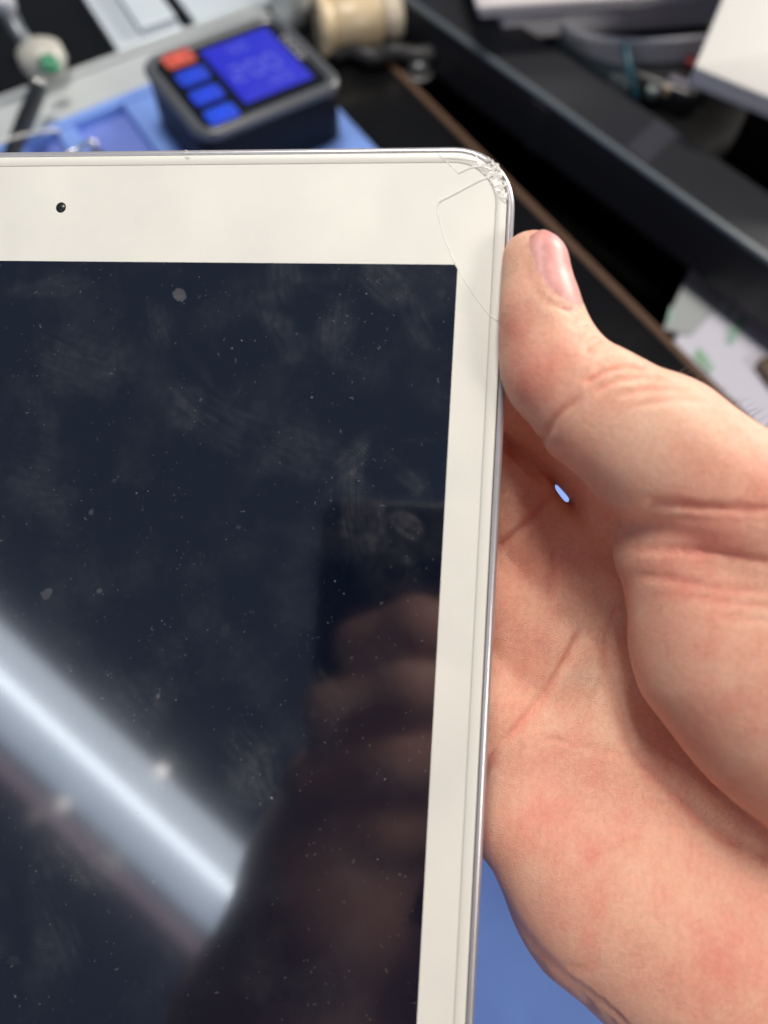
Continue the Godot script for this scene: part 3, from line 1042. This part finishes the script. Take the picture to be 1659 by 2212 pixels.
	var soft := paint(Color(0.55, 0.55, 0.50), 0.4)
	var lines := [
		[[[1068, 377], [1040, 387], [1010, 402], [980, 418], [956, 430], [948, 436]], 0.34],
		[[[948, 436], [944, 446], [945, 460], [952, 488], [962, 520], [975, 550], [982, 568]], 0.22],
		[[[982, 568], [1000, 600], [1025, 640], [1050, 672], [1064, 686], [1078, 694]], 0.15],
		[[[1060, 358], [1040, 358], [1015, 362], [1000, 368], [988, 373]], 0.30],
		[[[988, 373], [975, 360], [960, 346], [946, 331]], 0.14],
		[[[1029, 335], [1030, 345], [1031, 356]], 0.16],
		[[[1031, 350], [1010, 345], [985, 343], [960, 342]], 0.10],
		[[[1064, 362], [1069, 385], [1068, 405], [1072, 418], [1076, 425]], 0.26],
		[[[1066, 372], [1058, 366], [1048, 362]], 0.22],
		[[[1075, 420], [1082, 430], [1094, 438]], 0.20],
		[[[1092, 398], [1082, 408], [1074, 412]], 0.26],
		[[[1070, 372], [1076, 384], [1085, 392], [1094, 400]], 0.18],
		[[[1048, 380], [1056, 386], [1063, 395], [1069, 404]], 0.12],
		[[[1040, 372], [1052, 378], [1064, 376]], 0.16],
		[[[1076, 425], [1075, 440], [1074, 470]], 0.10],
	]
	for l in lines:
		var pts := curve_points(on_glass(l[0]), 5)
		var wd := []
		for i in pts.size():
			pts[i] += Vector3(rng.randf_range(-0.03, 0.03), rng.randf_range(-0.03, 0.03), 0)
			wd.append((l[1] * 0.9 + 0.05) * rng.randf_range(0.75, 1.25) * (1.0 if i > 0 and i < pts.size() - 1 else 0.3))
		var c := part("crack", ribbon(pts, wd, 0.006, 0.08), bright, o)
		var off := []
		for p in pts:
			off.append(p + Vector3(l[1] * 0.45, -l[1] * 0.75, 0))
		part("crack_shade_line", ribbon(off, l[1] * 0.6, 0.004, 0.008), shade, c)  # the crack's shadow line, painted as a darker ribbon beside it
	# splinters of glass at the broken corner, each lying at its own tilt
	var glassy := paint(Color(0.66, 0.65, 0.60), 0.35)
	glassy.clearcoat_enabled = true
	glassy.clearcoat = 0.4
	glassy.clearcoat_roughness = 0.2
	var spots := [[1058, 354, 1.5], [1066, 360, 1.1], [1072, 368, 1.2], [1063, 370, 0.9], [1068, 382, 1.0], [1076, 378, 1.3], [1082, 386, 1.2], [1074, 394, 1.1], [1070, 404, 0.9], [1084, 398, 1.2], [1080, 410, 1.0], [1088, 408, 1.1], [1086, 422, 1.3], [1078, 420, 0.7], [1046, 364, 0.7], [1056, 376, 0.7], [1060, 388, 0.6], [1092, 418, 0.9], [1050, 352, 0.8]]
	for s in spots:
		for m in 3:
			var c := grip(s[0] + rng.randf_range(-9, 9), s[1] + rng.randf_range(-9, 9), 0)
			var n := rng.randi_range(3, 4)
			var tilt := Basis(Vector3(rng.randf_range(-1, 1), rng.randf_range(-1, 1), 0).normalized(), rng.randf_range(0.03, 0.22))
			var top := []
			var low := []
			var ph := rng.randf() * TAU
			var long := rng.randf_range(0.35, 0.9)
			for i in n:
				var a := ph + TAU * (i + rng.randf_range(-0.3, 0.3)) / n
				var rr: float = s[2] * rng.randf_range(0.3, 0.75)
				var p := tilt * (Basis(Vector3(0, 0, 1), ph) * Vector3(cos(a) * rr, sin(a) * rr * long, 0))
				top.append((c + p + Vector3(0, 0, 0.07)) * 0.001)
				low.append((c + p * 1.1 + Vector3(0, 0, -0.12)) * 0.001)
			var tt := Tool.new(false)
			tt.loft([low, top], false, true)
			part("glass_splinter", tt.done(), glassy, o)
	# a curl of lint on the top edge
	var lint := Tool.new()
	lint.tube(curve_points([grip(398, 334, 0.3) * 0.001, grip(404, 331, 0.8) * 0.001, grip(405, 326, 0.9) * 0.001, grip(400, 324, 0.9) * 0.001]), 0.00006, 5)
	tag(part("lint", lint.done(), paint(Color(0.75, 0.72, 0.68), 0.8), self, tab), "tiny curl of pale lint on the tablet's top edge", "lint")


# dirt on the glass: grease smears, prints, dried drops, dust. 8 pixels to the millimetre
func screen_picture() -> ImageTexture:
	var W := 1092
	var H := 1248
	var lin := PackedFloat32Array()
	lin.resize(W * H)
	lin.fill(0.0)
	var to_px := func(x: float, y: float) -> Vector2:
		var p := grip(x, y, 0)
		return Vector2((p.x + 60.0) * 8.0, (-20.3 - p.y) * 8.0)
	var n1 := FastNoiseLite.new()
	n1.frequency = 0.006
	n1.fractal_octaves = 4
	n1.seed = 11
	var n2 := FastNoiseLite.new()
	n2.frequency = 0.05
	n2.fractal_octaves = 3
	n2.seed = 12
	var a1 := n1.get_image(W, H, false, false, false).get_data()
	var a2 := n2.get_image(W, H, false, false, false).get_data()
	for i in W * H:
		var v := (a1[i] - 118.0) / 255.0
		lin[i] = 0.0006 + maxf(v, 0.0) * 0.026 * (0.5 + a2[i] / 255.0) + a2[i] / 255.0 * 0.0010
	# smears: centre, length, width (picture units), direction, strength, ridges
	var smears := [
		[735, 640, 260, 90, 95, 0.010, 0.0], [600, 700, 180, 70, 60, 0.007, 0.0], [460, 900, 190, 130, 30, 0.008, 0.0],
		[620, 600, 150, 90, 80, 0.008, 0.0], [700, 610, 110, 80, -15, 0.014, 9.0], [830, 620, 120, 90, 40, 0.010, 9.0],
		[610, 700, 60, 90, 85, 0.012, 8.0], [340, 700, 110, 80, 70, 0.007, 8.0], [870, 1010, 150, 60, 40, 0.014, 8.0], [770, 980, 130, 60, -55, 0.011, 8.0],
		[780, 1100, 160, 80, 80, 0.009, 7.0], [880, 1130, 60, 40, 30, 0.013, 0.0], [100, 620, 220, 40, -8, 0.006, 0.0],
		[150, 780, 200, 120, 20, 0.006, 0.0], [350, 1390, 110, 90, 0, 0.008, 0.0], [920, 950, 130, 14, -4, 0.010, 0.0],
		[420, 780, 200, 30, 50, 0.006, 0.0], [640, 980, 160, 110, 20, 0.005, 0.0], [900, 700, 120, 60, 60, 0.007, 9.0],
		[500, 860, 120, 60, -60, 0.007, 0.0], [90, 1000, 220, 160, 10, 0.004, 0.0], [560, 1690, 120, 100, 60, 0.010, 9.0],
		[210, 1860, 190, 120, 40, 0.010, 8.0], [120, 2000, 240, 120, 60, 0.006, 9.0], [700, 1500, 150, 90, 60, 0.005, 0.0],
		[480, 560, 0.0, 0.0, 0, 0.0, 0.0], [300, 1560, 240, 160, 42, 0.010, 0.0], [520, 1620, 140, 100, 42, 0.009, 0.0],
	]
	for s in smears:
		if s[2] <= 0.0:
			continue
		var c: Vector2 = to_px.call(s[0], s[1])
		var k := 0.0901 * 8.0
		var l: float = s[2] * k * 0.75
		var w: float = s[3] * k * 0.75
		var a := deg_to_rad(s[4])
		var dx := cos(a)
		var dy := sin(a)
		var r := int(maxf(l, w)) + 2
		var seed_x: float = s[0] * 7.0
		for y in range(maxi(int(c.y) - r, 0), mini(int(c.y) + r, H)):
			for x in range(maxi(int(c.x) - r, 0), mini(int(c.x) + r, W)):
				var px := x - c.x
				var py := y - c.y
				var u := (px * dx + py * dy) / l
				var v := (py * dx - px * dy) / w
				var q := u * u + v * v
				if q >= 1.0:
					continue
				var i := y * W + x
				# ragged, soft outline
				var f := (1.0 - q) * 1.5 + (a1[i] - 128.0) / 105.0 - 0.35
				if f <= 0.0:
					continue
				f = minf(f, 1.0)
				f *= f
				# the drag of a finger: fine streaks along the smear, slightly curved
				var g := 0.5 + 0.5 * n2.get_noise_2d(u * l * 0.22 + seed_x, (v + 0.25 * u * u) * w * 1.7)
				g *= 0.45 + a2[i] / 255.0
				if s[6] > 0.0:
					var patch := clampf(n1.get_noise_2d(x * 2.3 + seed_x, y * 2.3) * 3.0 + 0.3, 0.0, 1.0)
					if patch > 0.0:
						var ridge := sin(TAU * sqrt(pow(u * l + l * 0.7, 2.0) + pow(v * w, 2.0) * 1.5) / 4.4 + a1[i] * 0.16)
						g *= 1.0 + patch * (0.75 * ridge + 0.2)
				lin[i] += f * s[5] * maxf(g, 0.0) * 2.6
	# dried drops
	for d in [[387, 636, 14, 0.13], [100, 1282, 12, 0.09], [213, 1276, 6, 0.10], [340, 1503, 5, 0.10], [196, 1106, 6, 0.08], [514, 1138, 5, 0.05], [485, 1362, 13, 0.012], [148, 1440, 5, 0.05], [330, 1905, 4, 0.1], [955, 632, 9, 0.012], [30, 2075, 12, 0.02], [640, 720, 3, 0.1], [760, 1420, 4, 0.05]]:
		var c: Vector2 = to_px.call(d[0], d[1])
		var r: float = d[2] * 0.0901 * 8.0
		for y in range(maxi(int(c.y - r * 1.5), 0), mini(int(c.y + r * 1.5) + 1, H)):
			for x in range(maxi(int(c.x - r * 1.5), 0), mini(int(c.x + r * 1.5) + 1, W)):
				var v := Vector2(x, y) - c
				var q: float = v.length() / r * (1.0 + 0.3 * n2.get_noise_2d(x * 1.6, y * 1.6) + 0.15 * sin(v.angle() * 2.0 + d[0]))
				if q < 1.05:
					var i := y * W + x
					var ring := exp(-pow((q - 0.88) / 0.12, 2.0))
					lin[i] += d[3] * (0.25 + 0.5 * a2[i] / 255.0 + 0.6 * ring) * clampf((1.05 - q) * 2.2, 0.0, 1.0)
	# dust and short fibres
	for k in 14000:
		var x := rng.randf() * (W - 4) + 2
		var y := rng.randf() * (H - 4) + 2
		if n1.get_noise_2d(x * 1.3 + 900.0, y * 1.3) < rng.randf_range(-0.35, 0.45):
			continue
		var s := 0.012 + 0.45 * pow(rng.randf(), 6.5)
		var sz := rng.randf_range(0.35, 0.62) if k % 25 else rng.randf_range(0.7, 1.2)
		for yy in range(int(y) - 2, int(y) + 3):
			for xx in range(int(x) - 2, int(x) + 3):
				if xx >= 0 and yy >= 0 and xx < W and yy < H:
					lin[yy * W + xx] += s * exp(-((xx - x) * (xx - x) + (yy - y) * (yy - y)) / (sz * sz))
	for k in 130:
		var p := Vector2(rng.randf() * W, rng.randf() * H)
		var dir := rng.randf() * TAU
		var bend := rng.randf_range(-0.5, 0.5)
		var s := rng.randf_range(0.02, 0.10)
		for i in rng.randi_range(3, 9):
			p += Vector2(cos(dir), sin(dir)) * 0.9
			dir += bend
			var xi := int(p.x)
			var yi := int(p.y)
			if xi >= 1 and yi >= 1 and xi < W - 1 and yi < H - 1:
				lin[yi * W + xi] += s
				lin[yi * W + xi + 1] += s * 0.2
				lin[(yi + 1) * W + xi] += s * 0.2
	# a border of the plain screen colour, so that beyond the picture the screen stays clean
	var data := PackedByteArray()
	data.resize(W * H * 3)
	for i in W * H:
		var x := i % W
		var v := lin[i] if x > 0 and x < W - 1 and i >= W and i < W * (H - 1) else 0.002
		var o := i * 3
		for c in 3:
			var q: float = [0.0012, 0.0036, 0.0115][c] + v * [1.0, 0.97, 0.94][c]
			data[o + c] = int(clampf(1.055 * pow(q, 0.41667) - 0.055 if q > 0.0031308 else q * 12.92, 0.0, 1.0) * 255.0 + 0.5)
	return ImageTexture.create_from_image(Image.create_from_data(W, H, false, Image.FORMAT_RGB8, data))


# ---------------------------------------------------------------- person
func J(x: float, y: float, z: float, r: float) -> Array:
	return [grip(x, y, z), r]

func person() -> void:
	var skin := StandardMaterial3D.new()
	skin.vertex_color_use_as_albedo = true
	skin.roughness = 0.46
	skin.metallic_specular = 0.38
	skin.subsurf_scatter_enabled = true
	skin.subsurf_scatter_strength = 0.22
	skin.albedo_texture = noise_tex(0.04, 4, 512, Color(0.92, 0.90, 0.89), Color(1, 1, 1))
	skin.heightmap_enabled = true
	skin.heightmap_texture = noise_tex(0.06, 2, 1024, Color(0, 0, 0), Color(1, 1, 1), FastNoiseLite.TYPE_CELLULAR, 5)
	skin.heightmap_scale = 0.028
	tri(skin, 38.0)
	var who := thing("person", "person gripping the tablet's edge, thumb up along its side", "person", tab)

	var f := Flesh.new()
	f.cell = 0.75
	f.tablet_cut = true
	# palm
	f.chain(9.0)
	var wrist := J(1980, 1900, -34, 16)
	for m in [J(1378, 1135, -27, 9.0), J(1250, 1264, -28, 10.2), J(1165, 1400, -28, 11), J(1105, 1585, -25, 10.5)]:
		f.bones(0, [m, wrist])
	f.bones(0, [J(1130, 1775, -18.5, 10.0), J(1300, 1925, -19, 15.5), J(1530, 2085, -20, 19.0), J(1900, 2250, -22, 22)])
	f.bones(0, [J(1330, 1640, -27, 13), J(1600, 1850, -25, 15)])
	f.bones(0, [J(1900, 1700, -18, 22), J(2300, 2150, -24, 25), J(2900, 2750, -30, 30), J(3300, 3150, -32, 33)])
	f.bones(0, [J(1960, 2150, -24, 22), J(2330, 2350, -28, 24), J(2850, 2850, -32, 29)])
	# fingers, index to little, running behind the tablet
	for fg in [
		[J(1345, 1045, -26, 9.9), J(1213, 908, -25, 9.6), J(1100, 850, -22, 9.3), J(892, 690, -17.5, 8.4), J(760, 600, -16, 7.6), J(660, 545, -15, 6.6)],
		[J(1222, 1250, -28, 10.3), J(1087, 1091, -26, 9.95), J(960, 972, -22, 9.0), J(820, 850, -17, 8.4), J(650, 730, -16, 7.6), J(550, 670, -15, 6.6)],
		[J(1165, 1400, -28, 10.5), J(1045, 1285, -25, 9.6), J(930, 1180, -19, 9.0), J(760, 1040, -16.5, 8.2), J(610, 930, -15.5, 7.4), J(510, 870, -15, 6.4)],
		[J(1105, 1585, -25, 10.0), J(990, 1480, -22, 8.8), J(880, 1390, -17, 8.0), J(760, 1290, -15.5, 7.2), J(670, 1220, -15, 6.6), J(600, 1170, -14.5, 5.8)],
	]:
		var c := f.chain(3.0)
		f.bones(c, fg)
	# thumb
	var th := f.chain(1.6)
	f.bones(th, [J(1150, 577, 1.0, 6.2), J(1159, 680, 1.2, 7.5), J(1204, 806, 2.0, 8.9), J(1292, 886, 3.0, 10.3), J(1420, 970, 3.5, 12.2), J(1600, 1092, 1.5, 12.4), J(1800, 1255, -5, 15.5)])
	f.bones(th, [J(1150, 740, 0.5, 6.2), J(1162, 785, 1.0, 6.6)])
	# thenar pad
	var tn := f.chain(7.0)
	f.bones(tn, [J(1452, 1192, -2, 9.4), J(1572, 1400, -3, 14.6), J(1704, 1524, -4, 16.6), J(1950, 1730, -12, 21)])
	f.bones(tn, [J(1492, 1172, -3, 9.3), J(1720, 1245, -6, 16), J(1950, 1500, -14, 22)])
	var g := f.mesh_arrays(Vector3(-30, -235, -75), Vector3(262, -8, 34))
	var pts: PackedVector3Array = g[0]
	var idx: PackedInt32Array = g[1]
	print("hand points ", pts.size(), " triangles ", idx.size() / 3)
	var nrm := Flesh.normals_of(pts, idx)
	crease_and_colour(pts, nrm, idx)
	var hand := part("right_hand", hand_mesh, skin, who)
	thumbnail(f, hand)
	hairs(f, hand)
	other_hand(who)


func M(x: float, y: float, depth: float, r: float) -> Array:     # a joint of the hand that the dark glass mirrors
	return [tab.affine_inverse() * mirrored(x, y, depth) * 1000.0, r]

func other_hand(who: Node3D) -> void:
	# the hand that holds the phone over the tablet, seen only as a reflection
	var f := Flesh.new()
	f.cell = 2.2
	f.chain(14.0)
	f.bones(0, [M(830, 1620, 0.280, 27), M(730, 1900, 0.29, 34), M(600, 2250, 0.31, 44), M(420, 2750, 0.33, 50)])
	f.bones(0, [M(1000, 1610, 0.283, 29), M(1000, 1900, 0.30, 38), M(900, 2250, 0.32, 44)])
	for g in [
		[M(1090, 1400, 0.272, 12), M(900, 1360, 0.266, 11.5), M(775, 1392, 0.272, 10.5)],
		[M(1090, 1500, 0.270, 12.5), M(880, 1490, 0.262, 12), M(715, 1535, 0.268, 11)],
		[M(1090, 1640, 0.270, 12), M(860, 1640, 0.262, 11.5), M(672, 1690, 0.270, 10.5)],
		[M(1090, 1780, 0.272, 11), M(830, 1790, 0.265, 10.5), M(640, 1830, 0.274, 9.5)],
	]:
		f.bones(f.chain(5.0), g)
	var lo := Vector3.ONE * 1e6
	var hi := Vector3.ONE * -1e6
	for c in f.chains:
		for i in range(0, c.size(), 9):
			for s in 2:
				var p := Vector3(c[i], c[i + 1], c[i + 2]) + Vector3(c[i + 3], c[i + 4], c[i + 5]) * s
				lo = lo.min(p - Vector3.ONE * 58)
				hi = hi.max(p + Vector3.ONE * 58)
	var g := f.mesh_arrays(lo, hi)
	var pts: PackedVector3Array = g[0]
	var n := Flesh.normals_of(pts, g[1])
	for i in pts.size():
		pts[i] *= 0.001
	var arr := []
	arr.resize(Mesh.ARRAY_MAX)
	arr[Mesh.ARRAY_VERTEX] = pts
	arr[Mesh.ARRAY_NORMAL] = n
	arr[Mesh.ARRAY_INDEX] = g[1]
	var m := ArrayMesh.new()
	m.add_surface_from_arrays(Mesh.PRIMITIVE_TRIANGLES, arr)
	var skin := paint(Color(0.80, 0.46, 0.36), 0.55)
	part("left_hand", m, skin, who)
	# the phone in it, its back to the tablet; the picture is taken through its lens
	var eye := tab.affine_inverse() * CAM_AT
	var ph := thing("phone", "black phone held flat above the tablet, mirrored in its screen", "phone", tab * Transform3D(Basis(), eye + Vector3(-0.022, -0.055, 0.004)))
	var body := part("body", block(0.0715, 0.0075, 0.147, 0.009, 0.0015), paint(Color(0.008, 0.009, 0.011), 0.35), ph, Transform3D(Basis(Vector3.RIGHT, PI / 2), Vector3(0, 0, 0)))
	body.set_meta("label", "black phone body")
	for q in [[0.0, 0.036], [0.0, 0.068], [0.026, 0.052]]:
		if q[1] > 0.05 and q[0] < 0.01:
			part("lens_ring", lathe([Vector2(0.004, 0.0), Vector2(0.0075, 0.0), Vector2(0.0075, 0.0015), Vector2(0.005, 0.0015)]), paint(Color(0.1, 0.1, 0.1), 0.3, 0.8), ph, Transform3D(Basis(Vector3.RIGHT, -PI / 2), Vector3(0.012 + q[0] - 0.02, q[1] - 0.02, -0.0005)))


var hand_mesh: ArrayMesh

func crease_and_colour(pts: PackedVector3Array, nrm: PackedVector3Array, idx: PackedInt32Array) -> void:
	# skin folds: picture points, z of the skin there, half width and depth in mm
	var folds := [
		[[[1385, 1093], [1440, 1098], [1520, 1106], [1660, 1110], [1760, 1105]], 6, 0.7, 0.7],
		[[[1255, 1372], [1228, 1427], [1180, 1503], [1121, 1570], [1065, 1621], [1034, 1689]], -14, 0.9, 0.9],
		[[[1319, 1372], [1319, 1451], [1335, 1507], [1350, 1566], [1366, 1633], [1437, 1700], [1528, 1780], [1659, 1853]], -12, 0.9, 0.75],
		[[[1275, 1364], [1300, 1400], [1316, 1424]], -14, 0.7, 0.5],
		[[[1338, 1320], [1325, 1345], [1319, 1385]], -14, 0.7, 0.4],
		[[[1311, 1479], [1279, 1546], [1240, 1605]], -12, 0.8, 0.35],
		[[[1172, 1601], [1260, 1622], [1366, 1641]], -10, 0.5, 0.25],
		[[[1195, 1180], [1194, 1230], [1190, 1290]], -18, 0.8, 0.5],
		[[[1200, 1060], [1130, 1140], [1072, 1188]], -18, 0.9, 0.8],
		[[[1072, 940], [1133, 993], [1172, 1030]], -18, 0.9, 1.1],
		[[[1235, 2062], [1250, 2092], [1262, 2122]], -18, 1.0, 0.4],
		[[[1292, 2100], [1302, 2130], [1312, 2152]], -18, 0.9, 0.3],
		[[[1148, 1996], [1160, 2026], [1166, 2044]], -18, 0.9, 0.25],
		[[[1232, 1910], [1276, 1857], [1340, 1830], [1405, 1815]], -4, 0.8, 0.25],
		[[[1046, 1880], [1108, 1968], [1190, 2038], [1245, 2073], [1300, 2108], [1390, 2178]], -16, 1.6, 0.35],
		[[[1230, 2085], [1262, 2075], [1282, 2050]], -6, 1.2, 0.25],
		[[[1130, 990], [1180, 935], [1200, 905], [1238, 880]], 6, 0.7, 0.55],
		[[[1385, 1185], [1480, 1190], [1560, 1198], [1659, 1220]], 8, 0.6, 0.6],
		[[[1400, 1245], [1470, 1255], [1560, 1272], [1659, 1276]], 9, 0.6, 0.5],
		[[[1500, 1290], [1580, 1300], [1659, 1312]], 10, 0.5, 0.45],
		[[[1560, 1330], [1659, 1338]], 10, 0.5, 0.4],
		[[[1440, 1122], [1540, 1130], [1659, 1128]], 7, 0.5, 0.2],
		[[[1325, 800], [1290, 812], [1262, 832]], 10, 0.6, 0.85],
		[[[1345, 772], [1310, 782], [1280, 805]], 10, 0.5, 0.6],
		[[[1390, 790], [1350, 792], [1318, 797]], 11, 0.55, 0.8],
		[[[1300, 728], [1275, 745], [1262, 770]], 9, 0.5, 0.6],
		[[[1275, 700], [1256, 718], [1244, 742]], 9, 0.45, 0.5],
		[[[1262, 686], [1245, 700], [1236, 716]], 8, 0.4, 0.4],
		[[[1430, 815], [1380, 818], [1330, 826], [1280, 850]], 12, 0.5, 0.5],
		[[[1480, 845], [1400, 845], [1330, 858]], 12, 0.45, 0.4],
		[[[1520, 870], [1440, 868], [1360, 880]], 13, 0.45, 0.3],
		[[[1152, 515], [1139, 543], [1137, 575], [1143, 607], [1160, 640], [1187, 664], [1240, 676]], 7, 0.4, 0.3],
		[[[1168, 652], [1195, 670], [1240, 684]], 7, 0.35, 0.2],
		[[[1180, 690], [1176, 760], [1182, 800]], 8, 0.6, 0.12],
		[[[1195, 690], [1192, 770]], 8, 0.5, 0.1],
	]
	var size := 4.0
	var bins := {}
	for w in folds:
		var line := []
		for p in w[0]:
			line.append(grip(p[0], p[1], w[1]))
		line = curve_points(line, 4)
		for i in line.size() - 1:
			var a: Vector3 = line[i]
			var b: Vector3 = line[i + 1]
			var rec := [a, b, w[2], w[3] * (0.5 if i == 0 or i == line.size() - 2 else 1.0)]
			var pad := 3.0
			for by in range(int(floor((minf(a.y, b.y) - pad) / size)), int(floor((maxf(a.y, b.y) + pad) / size)) + 1):
				for bx in range(int(floor((minf(a.x, b.x) - pad) / size)), int(floor((maxf(a.x, b.x) + pad) / size)) + 1):
					var k := by * 1000 + bx
					if not bins.has(k):
						bins[k] = []
					bins[k].append(rec)
	# where the skin is redder or paler: point, reach in mm, redness
	var tones := []
	for z in [[1094, 640, 4, 3, -0.7], [1090, 700, 4, 3, -0.5], [1140, 800, 8, 8, 1.0], [1125, 700, 4, 8, 0.5], [1185, 730, 5, 8, -0.35], [1150, 560, 5, 4, 0.2], [1380, 970, 10, 12, -0.5], [1560, 1080, 10, 12, 0.25], [1450, 1180, 10, 8, 0.55], [1560, 1260, 12, 10, 0.3], [1560, 1480, 14, 10, 0.15], [1230, 1450, 9, -14, -0.1], [1300, 1500, 8, -12, -0.55], [1200, 1690, 10, -8, 0.5], [1280, 1760, 8, -6, 0.35], [1440, 1690, 8, -8, 0.3], [1400, 1900, 12, -3, -0.2], [1240, 1900, 10, -5, 0.35], [1520, 1960, 12, 0, 0.3], [1600, 1820, 8, -4, 0.45], [1650, 2100, 10, 0, 0.5], [1100, 1800, 6, -8, 0.25], [1150, 1250, 14, -18, 0.5], [1120, 1480, 10, -16, 0.4], [1500, 870, 8, 12, -0.3], [1600, 960, 8, 10, 0.35], [1240, 990, 6, 8, 0.3], [1310, 1340, 6, -14, -0.6], [1500, 2130, 10, -2, 0.35]]:
		tones.append([grip(z[0], z[1], z[3]), 1.0 / (z[2] * z[2]), z[4]])
	var col := PackedColorArray()
	col.resize(pts.size())
	var fine := FastNoiseLite.new()
	fine.seed = 21
	fine.frequency = 0.10
	fine.fractal_octaves = 3
	var base := Color(0.85, 0.475, 0.345)
	var red := Color(0.80, 0.31, 0.235)
	var pale := Color(0.88, 0.625, 0.465)
	for i in pts.size():
		var p := pts[i]
		var cut := 0.0
		var k := int(floor(p.y / size)) * 1000 + int(floor(p.x / size))
		if bins.has(k) and nrm[i].z > -0.35:
			for rec in bins[k]:
				var a: Vector3 = rec[0]
				var v: Vector3 = rec[1] - a
				var q := p - a
				var t := clampf((q.x * v.x + q.y * v.y) / (v.x * v.x + v.y * v.y + 1e-6), 0.0, 1.0)
				var dx := q.x - v.x * t
				var dy := q.y - v.y * t
				if absf(q.z - v.z * t) < 11.0:
					var d2: float = (dx * dx + dy * dy) / (rec[2] * rec[2])
					if d2 < 6.0:
						cut = maxf(cut, rec[3] * exp(-d2) * 1.15)
		var lump := fine.get_noise_3d(p.x * 0.35, p.y * 0.35, p.z * 0.35) * 0.22
		pts[i] = p + nrm[i] * (lump - cut)
		var r := fine.get_noise_3d(p.x, p.y, p.z) * 0.5 + fine.get_noise_3d(p.x * 3.0 + 50.0, p.y * 3.0, p.z * 3.0) * 0.3 + minf(cut, 0.8) * 0.38
		for z in tones:
			var e: float = p.distance_squared_to(z[0]) * z[1]
			if e < 3.0:
				r += z[2] * 0.75 * exp(-e * 1.1)
		col[i] = base.lerp(red, clampf(r, 0.0, 1.0)) if r > 0.0 else base.lerp(pale, clampf(-r, 0.0, 1.0))
	var n2 := Flesh.normals_of(pts, idx)
	var mm := PackedVector3Array()
	mm.resize(pts.size())
	for i in pts.size():
		mm[i] = pts[i] * 0.001
	var arr := []
	arr.resize(Mesh.ARRAY_MAX)
	arr[Mesh.ARRAY_VERTEX] = mm
	arr[Mesh.ARRAY_NORMAL] = n2
	arr[Mesh.ARRAY_COLOR] = col
	arr[Mesh.ARRAY_INDEX] = idx
	hand_mesh = ArrayMesh.new()
	hand_mesh.add_surface_from_arrays(Mesh.PRIMITIVE_TRIANGLES, arr)


func thumbnail(f: Flesh, hand: Node3D) -> void:
	# a curved plate on the back of the thumb's last joint, found by walking out from the bone until the skin is met
	var a := grip(1148, 546, 1.0)
	var b := grip(1172, 672, 1.4)
	var ax := (b - a).normalized()
	var side := Vector3(1, 0, 0)
	side = (side - ax * side.dot(ax)).normalized()
	var out := side.cross(ax)
	if out.z < 0:
		out = -out
	var rows := []
	var inner := []
	for i in 15:
		var t := i / 14.0
		var row := []
		var row2 := []
		for j in 17:
			var s := j / 16.0 * 2.0 - 1.0
			# rounded at both ends
			var along := lerpf(-2.2 + 1.6 * s * s, 14.6 - 3.4 * s * s, t)
			var ang := deg_to_rad(45.0 + 56.0 * s * lerpf(0.92, 1.0, sin(t * PI)))
			var dir := side * cos(ang) + out * sin(ang)
			var o := a + ax * along
			var r := 3.0
			for k in 24:
				var q := o + dir * r
				var d := f.field(f.chains, q.x, q.y, q.z)
				r -= d
				if absf(d) < 0.005:
					break
			var lift := 0.28 - 0.42 * pow(absf(s), 4.0) - 0.45 * pow(t, 6.0) + 0.1 * (1.0 - t)
			row.append((o + dir * (r + lift - 0.05)) * 0.001)
			row2.append((o + dir * (r - 0.6)) * 0.001)
		rows.append(row)
		inner.append(row2)
	var st := Tool.new()
	for i in 14:
		for j in 16:
			st.quad(rows[i][j], rows[i][j + 1], rows[i + 1][j + 1], rows[i + 1][j])
	for j in 16:
		st.quad(inner[0][j], inner[0][j + 1], rows[0][j + 1], rows[0][j])
	var nail := paint(Color(0.70, 0.36, 0.33), 0.42)
	nail.metallic_specular = 0.3
	nail.albedo_texture = noise_tex(0.01, 3, 256, Color(0.86, 0.80, 0.80), Color(1, 1, 1))
	tri(nail, 120.0)
	nail.clearcoat_enabled = true
	nail.clearcoat = 0.08
	nail.clearcoat_roughness = 0.4
	part("thumbnail", st.done(), nail, hand)


func hairs(f: Flesh, hand: Node3D) -> void:
	var t := Tool.new()
	for k in 38:
		var u := rng.randf()
		var c := grip(lerpf(1430, 1640, u), lerpf(880, 985, u), 3.0)
		var dir := Vector3(rng.randf_range(0.2, 0.6), 1.0, rng.randf_range(-0.5, 0.7)).normalized()
		var r := 6.0
		for i in 16:
			var q := c + dir * r
			r -= f.field(f.chains, q.x, q.y, q.z)
		var p := c + dir * (r - 0.1)
		var d := (dir + Vector3(rng.randf_range(0.1, 1.4), rng.randf_range(-0.3, 0.3), 0)).normalized()
		var bend := Vector3(rng.randf_range(-0.1, 0.4), rng.randf_range(-0.3, 0.1), rng.randf_range(-0.2, 0.2))
		var ps := []
		var ln := rng.randf_range(1.2, 3.2)
		for i in 5:
			ps.append(p * 0.001)
			p += d * ln / 4
			d = (d + bend * 0.5).normalized()
		t.tube(ps, [0.000036, 0.000034, 0.00003, 0.000022, 0.000012], 4)
	part("fine_hair", t.done(), paint(Color(0.10, 0.06, 0.04), 0.5), hand, Transform3D(), "stuff")
